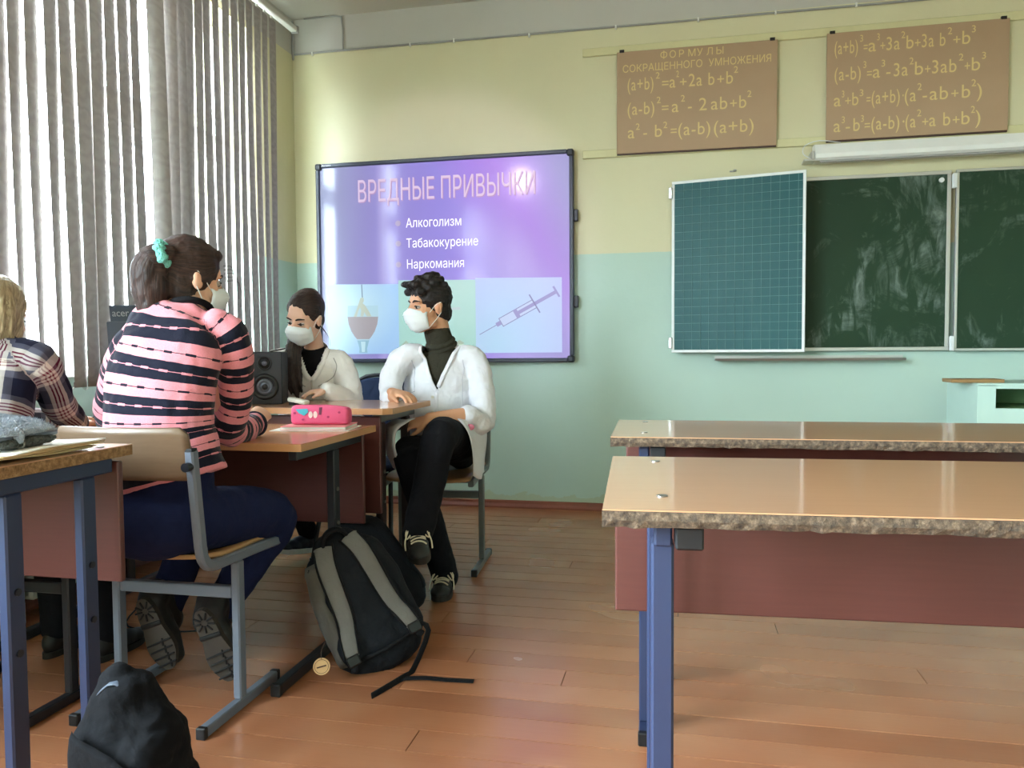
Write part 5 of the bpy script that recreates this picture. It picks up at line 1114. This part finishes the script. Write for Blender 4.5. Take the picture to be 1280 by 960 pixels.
# ------------------------------------------------------------------ man in the white coat
def man():
    T = thing('person', 'young man in a white lab coat sitting with crossed legs', 'person', (-1.12, 3.58, 0.0))
    sd = V((-0.96, -0.28, 0)).normalized()
    H = Head(at(536, 383, 3.62), V((-0.66, -0.70, -0.06)), V((0.06, 0, 1)), 0.98)
    nk = at(552, 434, 3.69); sL, sR = at(594, 452, 3.68), at(503, 449, 3.63); eL, eR = at(603, 527, 3.60), at(489, 494, 3.58); wL, wR = at(537, 524, 3.43), at(492, 496, 3.46)
    hip = V((-1.125, 3.645, 0.565)); hL, hR = V((-1.04, 3.62, 0.56)), V((-1.21, 3.60, 0.55)); kL, kR = at(550, 545, 3.24), at(513, 572, 3.32); aL, aR = at(523, 662, 3.06), at(557, 722, 3.40)
    c1, c2 = at(550, 472, 3.71), at(549, 525, 3.74)
    F = Fig(); F.tube([hip, c2, c1, at(552, 448, 3.70), nk], [(0.13, 0.095), (0.12, 0.085), (0.13, 0.085), (0.11, 0.07), (0.055, 0.055)], sd); F.tube([nk, H.L(0, -0.03, -0.05)], [0.056, 0.056], sd); H.skull(F)
    limb(F, [sL, at(603, 490, 3.67), eL, at(585, 521, 3.52), wL], [0.03, 0.034, 0.036, 0.042, 0.030]); limb(F, [sR, at(489, 474, 3.61), eR, wR], [0.03, 0.034, 0.036, 0.028]); legs(F, ((hR, kR, aR), (hL, kL, aL)))
    hand(F, wL, (at(513, 530, 3.42)-wL), V((0.2, -0.4, 0.9)), -1, 0.55, 1.0); hand(F, V((wR.x, wR.y, 0.862)), V((0.75, -0.45, -0.12)), V((0.1, -0.1, 1)), 1, 0.30, 0.98, 0.10)
    me = F.build(0.0052, 4, uv=False); H.sockets(me); pobj(T, 'body', me, 'skin_tan'); H.face(T, half=0.7); H.mask(T)
    fr = V((-0.10, -0.99, 0)).normalized(); rt = fr.cross(V((0, 0, 1)))
    F = Fig(); F.tube([hip, c2, c1, at(552, 446, 3.695), nk + V((0, 0, -0.005)), nk + (H.L(0, -0.02, -0.06)-nk)*0.55], [(0.14, 0.105), (0.135, 0.098), (0.145, 0.098), (0.12, 0.080), (0.066, 0.064), (0.062, 0.062)], sd)
    tn = pobj(T, 'turtleneck', F.build(0.0065, 3, uv=False), 'knit_olive')
    bm = newbm(); d_ = (H.L(0, -0.02, -0.06)-nk).normalized(); torus(bm, nk + d_*0.022, d_, 0.060, 0.014); torus(bm, nk + d_*0.002, d_, 0.064, 0.013); pobj(T, 'rolled_collar', bm, 'knit_olive', tn)
    F = Fig()
    F.tube([nk + V((0, 0.01, 0.0)), at(552, 447, 3.70), c1, at(549, 500, 3.725), c2, hip + V((0, 0, 0.0))], [(0.080, 0.072), (0.140, 0.090), (0.168, 0.114), (0.168, 0.118), (0.170, 0.122), (0.18, 0.135)], sd, 0, 24)
    F.tube([at(576, 447, 3.69), sL + V((0, 0, 0)), at(603, 490, 3.67), eL, at(585, 521, 3.52)], [0.058, 0.060, 0.058, 0.060, 0.056], (0, 0, 1)); F.tube([at(522, 444, 3.65), sR, at(489, 474, 3.61), eR, at(490, 497, 3.49)], [0.056, 0.060, 0.055, 0.052, 0.044], (0, 0, 1))
    def cut(p):
        q = p - nk; x = q.dot(rt) + 0.012; y = q.dot(fr); return y > 0.01 and q.z > -0.20 and abs(x) < 0.072*(q.z+0.20)/0.20 + 0.002
    me = F.build(0.0062, 3, 0.016, 0.06, cut=cut); ct = pobj(T, 'lab_coat', me.copy(), 'coat_white'); tr = bvh(me)
    for sgn in (-1, 1):
        ln = [nk + fr*0.3 + V((0, 0, z)) + rt*(-0.012+sgn*x) for z, x in ((-0.198, 0.004), (-0.15, 0.024), (-0.10, 0.042), (-0.05, 0.060), (0.0, 0.078))]
        pobj(T, 'neckline_hem', trace(tr, ln, 0.006, 5, 0.001, -fr, (0.010, 0.004), rt), 'coat_white', ct)
    ln = [nk + fr*0.3 + V((0, 0, -z)) + rt*(-0.012) for z in (0.20, 0.27, 0.34, 0.40)]
    pobj(T, 'front_edge', trace(tr, ln, 0.004, 5, 0.001, -fr, (0.008, 0.003), rt), 'coat_white', ct)
    for dx in (-0.115, 0.095):
        ln = [nk + fr*0.3 + V((0, 0, -z)) + rt*(dx+0.03*(z-0.2)) for z in (0.06, 0.18, 0.30, 0.40)]
        pobj(T, 'dart_seam', trace(tr, ln, 0.0022, 5, 0.0, -fr), plain('seam_white', (196, 196, 206), 0.85), ct)
    for k_, (zz, dx) in enumerate(((0.23, 0.006), (0.30, 0.006))):
        bm = newbm(); h = tr.ray_cast(nk + fr*0.3 + V((0, 0, -zz)) + rt*dx, -fr, 1.0)
        if h[0]: cyl(bm, h[0] + h[1]*0.002, h[1], 0.007, 0.004, 14); pobj(T, 'button', bm, 'white_plastic', ct, False)
    # skirts of the coat hanging either side of the thighs
    def skirt_(rows, nm):
        bm = newbm(); R_ = [smoothpath([at(*p) for p in r], [(1, 1)]*len(r), 5)[0] for r in rows]; n = len(R_[0])
        cols = [smoothpath([r[i] for r in R_], [(1, 1)]*len(R_), 4)[0] for i in range(n)]
        g = [[bm.verts.new(p + V((0.006*sin(i*0.9+j*0.25), 0.008*sin(i*0.7), 0))) for j, p in enumerate(c)] for i, c in enumerate(cols)]
        for i in range(n-1):
            for j in range(len(g[0])-1): bm.faces.new((g[i][j], g[i+1][j], g[i+1][j+1], g[i][j+1]))
        solidify(bm, 0.004); pobj(T, nm, bm, 'coat_white', ct)
    skirt_([[(478, 532, 3.44), (495, 525, 3.40), (518, 524, 3.42)], [(480, 545, 3.40), (489, 536, 3.30), (498, 533, 3.27)], [(482, 565, 3.42), (488, 560, 3.30), (495, 560, 3.26)], [(492, 584, 3.50), (499, 588, 3.36), (507, 590, 3.33)]], 'coat_skirt')
    skirt_([[(572, 524, 3.42), (590, 528, 3.52), (607, 530, 3.66)], [(583, 540, 3.36), (594, 548, 3.50), (608, 552, 3.68)], [(589, 565, 3.36), (598, 572, 3.50), (606, 576, 3.66)], [(591, 594, 3.38), (599, 599, 3.48), (605, 590, 3.64)]], 'coat_skirt')
    bm = newbm(); ellip(bm, at(588, 534, 3.46), V((0.018, 0, 0)), V((0, 0.012, 0)), V((0, 0, 0.014))); pobj(T, 'pink_badge', bm, plain('badge_pink', (226, 130, 158), 0.7), ct)
    F = Fig(); F.ell(hip + V((0, 0, -0.015)), sd*0.175, V((0, 0.135, 0)), V((0, 0, 0.09)))
    F.tube([hL, (hL+kL)/2 + V((0, 0, 0.01)), kL, (kL+aL)/2, aL + (aL-kL)*0.03], [0.092, 0.088, 0.074, 0.066, 0.062], (1, 0, 0)); F.tube([hR, (hR+kR)/2, kR, (kR+aR)/2, aR], [0.092, 0.086, 0.072, 0.064, 0.058], (1, 0, 0))
    pobj(T, 'trousers', F.build(0.0075, 4, 0.012, 0.07), 'trouser_black')
    hl = at(518, 672, 3.16); shoe(T, hl, at(525, 700, 2.96)-hl, V((0.25, -0.62, 0.75)), 0.275, 'sneaker_dark', 'sole_dark', 'lace_cream')
    hl = V((-1.015, 3.30, 0.0)); shoe(T, hl, V((0.16, -0.98, 0)), V((0, 0, 1)), 0.275, 'sneaker_dark', 'sole_dark', 'lace_cream')
    F = Fig(); H.haircap(F, ((0, 0.10, 0.06), (0, -0.11, 0.05)), 1.05)
    rnd = random.Random(5)
    for i in range(46):
        a = rnd.uniform(-1, 1); b = rnd.uniform(-0.6, 1); x = 0.068*a; y = 0.085*b - 0.01; z = 0.048 + 0.098*math.sqrt(max(0.05, 1-(x/0.085)**2-((y+0.018)/0.108)**2)); r0 = rnd.uniform(0.014, 0.022)
        H.ell(F, (x, y, z), (r0, r0*1.2, r0))
    for i in range(9):
        x = -0.056+0.014*i; H.ell(F, (x, 0.084+0.010*rnd.random(), 0.098+0.012*rnd.random()), (0.014, 0.020, 0.016))
    H.ell(F, (0.058, 0.0, 0.045), (0.026, 0.05, 0.045)); H.ell(F, (-0.058, 0.0, 0.045), (0.026, 0.05, 0.045)); H.ell(F, (0, -0.07, -0.03), (0.06, 0.045, 0.055))
    pobj(T, 'hair', F.build(0.0045, 1, 0.010, 0.02), 'hair_black')
man()

# ------------------------------------------------------------------ fair-haired person in a plaid shirt
def blonde():
    T = thing('person', 'fair-haired person in a plaid shirt at the left edge, seen from behind', 'person', (-2.0, 1.9, 0.0))
    sd = V((0.97, -0.12, 0)).normalized()
    H = Head(at(-4, 396, 2.52), V((-0.12, 0.96, -0.2)), V((0, 0, 1)), 0.93)
    nk = at(-2, 440, 2.47); sR, sL = at(45, 452, 2.44), V((-2.27, 2.04, 1.0)); eR, eL = at(72, 505, 2.56), V((-2.33, 2.20, 0.84)); wR, wL = at(99, 530, 2.76), V((-2.2, 2.45, 0.8))
    hip = V((-2.0, 1.82, 0.56)); hR, hL = V((-1.92, 1.85, 0.55)), V((-2.08, 1.85, 0.55)); kR, kL = V((-1.88, 2.26, 0.53)), V((-2.12, 2.26, 0.53)); aR, aL = V((-1.92, 2.28, 0.09)), V((-2.12, 2.28, 0.09))
    c1, c2 = at(-12, 485, 2.44), (at(-12, 485, 2.44)+hip)/2
    F = Fig(); F.tube([hip, c2, c1, nk], [(0.14, 0.10), (0.125, 0.09), (0.14, 0.09), (0.05, 0.05)], sd); F.tube([nk, H.L(0, -0.03, -0.05)], [0.048, 0.048], sd); H.skull(F)
    limb(F, [sR, eR, wR], [0.03, 0.03, 0.025]); limb(F, [sL, eL, wL], [0.03, 0.03, 0.025]); legs(F, ((hR, kR, aR), (hL, kL, aL)))
    hand(F, wR, V((-0.3, 0.8, -0.05)), V((0, 0, 1)), -1, 0.3, 0.88); hand(F, wL, V((0.3, 0.8, -0.05)), V((0, 0, 1)), 1, 0.3, 0.88)
    me = F.build(0.0065, 4, uv=False); H.sockets(me); pobj(T, 'body', me, 'skin_fair'); H.face(T)
    F = Fig()
    F.tube([nk + V((0, 0, 0.01)), at(-3, 448, 2.46), c1 + V((0, 0, 0.03)), c2, hip + V((0, 0, 0.05))], [(0.07, 0.062), (0.140, 0.085), (0.158, 0.108), (0.155, 0.11), (0.16, 0.12)], sd, 0, 22)
    F.tube([at(20, 446, 2.45), sR, at(62, 478, 2.50), eR, at(88, 520, 2.66), wR + (wR-eR)*-0.08], [0.060, 0.060, 0.054, 0.052, 0.044, 0.036], (0, 0, 1)); F.tube([sL + V((0.08, 0, 0.02)), sL, eL, wL], [0.060, 0.060, 0.052, 0.036], (0, 0, 1))
    sh = pobj(T, 'plaid_shirt', F.build(0.0068, 3, 0.016, 0.07), 'plaid')
    bm = newbm(); torus(bm, nk + V((0, 0, 0.012)), (0, 0.15, 1), 0.062, 0.016); pobj(T, 'shirt_collar', bm, plain('collar_navy', (24, 26, 48), 0.9), sh)
    F = Fig(); F.ell(hip + V((0, 0, -0.01)), sd*0.165, V((0, 0.13, 0)), V((0, 0, 0.095)))
    for a, b, c in ((hR, kR, aR), (hL, kL, aL)): F.tube([a, (a+b)/2, b, (b+c)/2, c], [0.088, 0.08, 0.062, 0.056, 0.05], (1, 0, 0))
    pobj(T, 'trousers', F.build(0.008, 4, 0.01, 0.07), 'trouser_black')
    for a in (aR, aL): shoe(T, V((a.x, a.y-0.06, 0)), V((0, 1, 0)), V((0, 0, 1)), 0.25, 'boot_black', 'sole_dark')
    F = Fig(); H.haircap(F, ((0, 0.05, 0.13), (0, -0.03, -0.12)), 1.10); H.ell(F, (0, -0.045, -0.05), (0.082, 0.062, 0.085)); H.ell(F, (0.062, -0.01, -0.04), (0.032, 0.055, 0.09)); H.ell(F, (-0.062, -0.01, -0.04), (0.032, 0.055, 0.09))
    for k in range(9):
        a = -1.3+2.6*k/8; x = 0.085*sin(a); y = -0.03-0.068*cos(a); F.tube([H.L(x*0.6, y*0.6, 0.10), H.L(x*1.05, y*1.08, 0.0), H.L(x*1.08, y*1.10, -0.09), H.L(x*0.98, y*0.98, -0.145)], [0.02, 0.022, 0.02, 0.006], H.r, 0, 12)
    pobj(T, 'hair', F.build(0.005, 2, 0.007, 0.018), 'hair_blonde')
blonde()
# ================================================================== bags and cables
cloth('pack_black', (26, 29, 34), 0.85, 0.12, 0.35, 16); cloth('pack_grey', (96, 92, 86), 0.85, 0.1, 0.3, 16); cloth('strap_grey', (112, 110, 106), 0.85, 0.08, 0.2, 40); cloth('webbing', (22, 23, 26), 0.8, 0.1, 0.2, 80)
plain('buckle_black', (14, 15, 17), 0.35); plain('tag_wood', (206, 166, 116), 0.6, 0.1, 30); plain('tag_print', (70, 44, 30), 0.6); cloth('fabric_red', (150, 48, 34), 0.85)
def backpack(label, loc, R, h=0.46, w=0.31, d=0.17, body='pack_black', side='pack_grey', strap='strap_grey', straps=True, side_r=None):
    """local z along the pack, -y is the side worn against the back"""
    T = thing('backpack', label, 'backpack', loc); M = R.to_4x4(); T.rotation_euler = R.to_euler()
    F = Fig(); F.tube([(0, 0, 0.03), (0, 0, 0.08), (0, 0, h*0.5), (0, 0, h*0.8), (0, 0, h*0.94)], [(w*0.44, d*0.42), (w*0.5, d*0.5), (w*0.5, d*0.5), (w*0.43, d*0.44), (w*0.25, d*0.28)], (1, 0, 0), seg=28)
    for sx_ in (-1, 1): F.ell((sx_*w*0.30, -0.01, 0.09), (w*0.2, 0, 0), (0, d*0.46, 0), (0, 0, 0.085))
    me = F.build(0.007, 3, 0.016, 0.07)
    o = obj('body', me.copy(), body, T); tr = bvh(me)
    # grey gusset at the side
    for sx_ in (-1, 1):
        bm = newbm(); g = []
        for i in range(17):
            z = 0.05 + (h*0.86-0.05)*i/16; row = []
            for j in range(7):
                y = -d*0.34 + d*0.62*j/6; hh = tr.ray_cast(V((sx_*0.5, y, z)), V((-sx_, 0, 0)), 1.0); row.append(bm.verts.new((hh[0] + hh[1]*0.003) if hh[0] is not None else V((sx_*w*0.4, y, z))))
            g.append(row)
        for i in range(16):
            for j in range(6): bm.faces.new((g[i][j], g[i+1][j], g[i+1][j+1], g[i][j+1]))
        solidify(bm, 0.002); obj('side_panel', bm, side if sx_ < 0 else (side_r or side), T, True)
    if straps:
        for sx_ in (-1, 1):
            pts = [(sx_*0.045, 0, h*0.93), (sx_*0.062, 0, h*0.80), (sx_*0.070, 0, h*0.62), (sx_*0.078, 0, h*0.42), (sx_*0.098, 0, h*0.25), (sx_*0.108, 0, h*0.17)]
            P = []
            for p in smoothpath([V(p) for p in pts], [(1, 1)]*6, 5)[0]:
                hh = tr.ray_cast(V((p.x, -0.5, p.z)), V((0, 1, 0)), 1.0); q = (hh[0] if hh[0] is not None else V((p.x, -d*0.3, p.z))) + V((0, -0.008, 0)); P.append(q)
            bm = newbm(); n = len(P); tube(bm, P, [(0.033-0.009*(i/n), 0.008) for i in range(n)], (1, 0, 0), 12, 'round', 1); s_ = obj('shoulder_strap', bm, strap, T, True)
            for e_ in (-1, 1):
                bm = newbm(); tube(bm, [p + V((e_*(0.033-0.009*(i/n)), 0, 0)) for i, p in enumerate(P)], [(0.004, 0.009)]*n, (1, 0, 0), 8, 'round', 1); obj('strap_binding', bm, 'webbing', s_, True)
            b = P[-1]; obj('buckle', B((b + V((0, -0.006, -0.015)), (0.042, 0.014, 0.034), dict(bevel=0.004))), 'buckle_black', s_)
            bm = newbm(); tube(bm, [b + V((0, -0.002, -0.02)), b + V((sx_*0.012, 0.0, -0.05)), V((sx_*w*0.40, -d*0.25, 0.03))], [(0.012, 0.002)]*3, (1, 0, 0), 8); obj('lower_web', bm, 'webbing', s_, True)
        bm = newbm(); tube(bm, [V((-0.045, -d*0.24, h*0.93)), V((-0.03, -d*0.36, h*1.0)), V((0.0, -d*0.4, h*1.025)), V((0.03, -d*0.36, h*1.0)), V((0.045, -d*0.24, h*0.93))], [(0.010, 0.006), (0.014, 0.008), (0.016, 0.009), (0.014, 0.008), (0.010, 0.006)], (0, 1, 0), 10); obj('carry_loop', bm, 'webbing', T, True)
        bm = newbm(); tube(bm, [V((-w*0.30, -d*0.42, 0.05)), V((0, -d*0.52, 0.045)), V((w*0.30, -d*0.42, 0.05))], [(0.006, 0.004)]*3, (0, 0, 1), 8); obj('bottom_piping', bm, 'webbing', T, True)
    return T
def frame_R(zax, yax):
    z = V(zax).normalized(); y = V(yax); y = (y - z*y.dot(z)).normalized(); x = y.cross(z); return Matrix((x, y, z)).transposed()
b0 = at(487, 828, 2.60); b0.z = 0.02; b1 = at(424, 690, 2.64)
bp = backpack('grey and black backpack with two shoulder straps, slumped by the desk foot', b0, frame_R(b1-b0, V((-0.42, 0.88, -0.4))), h=0.455, w=0.31, d=0.17, side_r='pack_black')
# its loose webbing tail and the round wooden tag
bm = newbm(); RB = bp.rotation_euler.to_matrix(); tail = [bp.location + RB @ V((0.125, -0.06, 0.07)), bp.location + RB @ V((0.145, -0.085, 0.03)), V((-0.845, 2.36, 0.012)), V((-0.86, 2.30, 0.006)), V((-0.906, 2.162, 0.004))]
tube(bm, [p for p in tail], [(0.013, 0.0018)]*5, (0.9, 0.5, 0), 8); me = mesh(bm, 'webbing_tail', True); me.transform(bp.rotation_euler.to_matrix().to_4x4().inverted() @ Matrix.Translation(-bp.location)); obj('webbing_tail', me, 'webbing', bp)
bm = newbm(); tail = [V((-0.875, 2.30, 0.004)), V((-0.80, 2.315, 0.008)), V((-0.72, 2.325, 0.004)), V((-0.635, 2.331, 0.004))]
tube(bm, tail, [(0.013, 0.0018)]*4, (0, 1, 0.1), 8); me = mesh(bm, 'webbing_tail', True); me.transform(bp.rotation_euler.to_matrix().to_4x4().inverted() @ Matrix.Translation(-bp.location)); obj('webbing_tail', me, 'webbing', bp)
tg = thing('wooden_tag', 'round wooden key tag hanging from the grey and black backpack', 'tag', at(402, 833, 2.44))
bm = newbm(); cyl(bm, (0, 0, 0), (0.35, -0.9, 0.15), 0.026, 0.005, 28); obj('disc', bm, 'tag_wood', tg)
dv = V((0.35, -0.9, 0.15)).normalized(); sv = V((0, 0, 1)).cross(dv).normalized(); uv_ = dv.cross(sv)
bm = newbm(); tube(bm, [dv*0.0032 + sv*-0.014 - uv_*0.003, dv*0.0032 + sv*0.014 + uv_*0.003], [(0.002, 0.0008)]*2, uv_, 6, 'round', 1); torus(bm, dv*0.0028, dv, 0.021, 0.0007, 28, 6); obj('print', bm, 'tag_print', tg)
bm = newbm(); tube(bm, [V((0, 0, 0.024)), V((-0.005, 0.01, 0.045)), V((0.0, 0.03, 0.07))], [0.0012]*3, (1, 0, 0), 6); obj('cord', bm, 'tag_print', tg, True)
# darker backpack leaning behind it
c0 = at(500, 745, 2.98); c0.z = 0.03; c1_ = at(432, 660, 3.02)
b2 = backpack('plain black backpack leaning behind the grey one, under the desks', c0 + V((0.012, 0.03, 0.0)), frame_R(c1_-c0, V((-0.3, 0.9, -0.3))), h=0.44, w=0.25, d=0.12, side='pack_black', strap='pack_black', straps=False)
fb = thing('red_cloth_bag', 'small red and black cloth bag between the two backpacks', 'bag', V((-1.275, 2.66, 0)))
F = Fig(); F.tube([(0, 0, 0.06), (0.0, 0, 0.16), (0.01, 0, 0.28), (0.03, 0, 0.35)], [(0.045, 0.04), (0.05, 0.045), (0.045, 0.03), (0.03, 0.012)], (1, 0, 0)); me = F.build(0.006, 3, 0.02, 0.06)
zmin = min(v.co.z for v in me.vertices); me.transform(Matrix.Translation((0, 0, -zmin))); obj('bag_body', me, 'fabric_red', fb)
bm = newbm(); tube(bm, [V((-0.05, -0.025, 0.12)), V((0, -0.053, 0.13)), V((0.05, -0.025, 0.12))], [(0.03, 0.004)]*3, (0, 0, 1), 8); obj('black_band', bm, 'webbing', fb, True)
# black bag at the bottom of the picture
bl_ = thing('black_bag', 'slouching black fabric bag on the floor at the bottom left', 'bag', (-1.02, 1.27, 0))
F = Fig(); F.tube([(0.0, 0, 0.05), (0, 0, 0.14), (-0.005, 0, 0.26), (-0.02, 0.0, 0.36), (-0.03, 0.0, 0.395)], [(0.125, 0.10), (0.135, 0.11), (0.112, 0.09), (0.07, 0.055), (0.03, 0.025)], (1, 0, 0), seg=24)
F.ell((0.045, -0.03, 0.27), (0.06, 0, -0.02), (0, 0.06, 0), (0.02, 0, 0.05)); F.ell((0.02, -0.06, 0.12), (0.10, 0, 0), (0, 0.06, 0), (0, 0, 0.10))
me = F.build(0.006, 3, 0.022, 0.06); zmin = min(v.co.z for v in me.vertices); me.transform(Matrix.Translation((0, 0, -zmin))); tr = bvh(me); cloth('bag_black', (7, 8, 12), 0.9, 0.12, 0.35, 16); obj('bag_body', me.copy(), 'bag_black', bl_)
bm = newbm(); tube(bm, [V((-0.075, -0.02, 0.33)), V((-0.06, -0.03, 0.385)), V((-0.02, -0.03, 0.43)), V((0.005, -0.02, 0.42)), V((0.0, 0, 0.38))], [(0.012, 0.003)]*5, (0, 1, 0), 8); obj('handle', bm, plain('handle_grey', (74, 82, 96), 0.7), bl_, True)
obj('flap_seam', trace(tr, [(-0.08, 0, 0.33), (0, 0, 0.30), (0.08, 0, 0.22), (0.10, 0, 0.16)], 0.003, 6, 0.0, (0, 1, 0)), 'webbing', bl_, True)
obj('flap', trace(tr, [(-0.07, 0, 0.31), (0.0, 0, 0.29), (0.07, 0, 0.25)], 0.02, 6, 0.004, (0, 1, 0), (0.05, 0.006), (0, 0, 1)), 'bag_black', bl_, True)
bm = newbm(); tube(bm, [V((0.10, -0.09, 0.17)), V((0.128, -0.10, 0.12)), V((0.140, -0.10, 0.05))], [(0.012, 0.003), (0.02, 0.004), (0.02, 0.004)], (0, 1, 0), 10); obj('white_label', bm, 'white_plastic', bl_, True)
# cables
def wire(name, pts, r, label, m='cap_black'):
    bm = newbm(); tube(bm, [V(p) for p in pts], [r]*len(pts), (0, 0, 1), 8, 'round', 5); return tag(obj(name, bm, m, smooth=True), label, 'cable')
wire('power_cable', [(-1.85, 2.74, 0.766), (-2.05, 2.72, 0.79), (-2.18, 2.70, 0.80), (-2.29, 2.66, 0.785), (-2.33, 2.60, 0.766)], 0.0045, 'black cable arching over the low desk beside the fair-haired person')
wire('power_cable', [at(205, 705, 2.9), at(185, 745, 2.85), at(160, 783, 2.80), V((-1.76, 2.56, 0.004)), V((-1.70, 2.75, 0.004))], 0.003, 'thin black cable hanging down to the floor behind the striped woman')
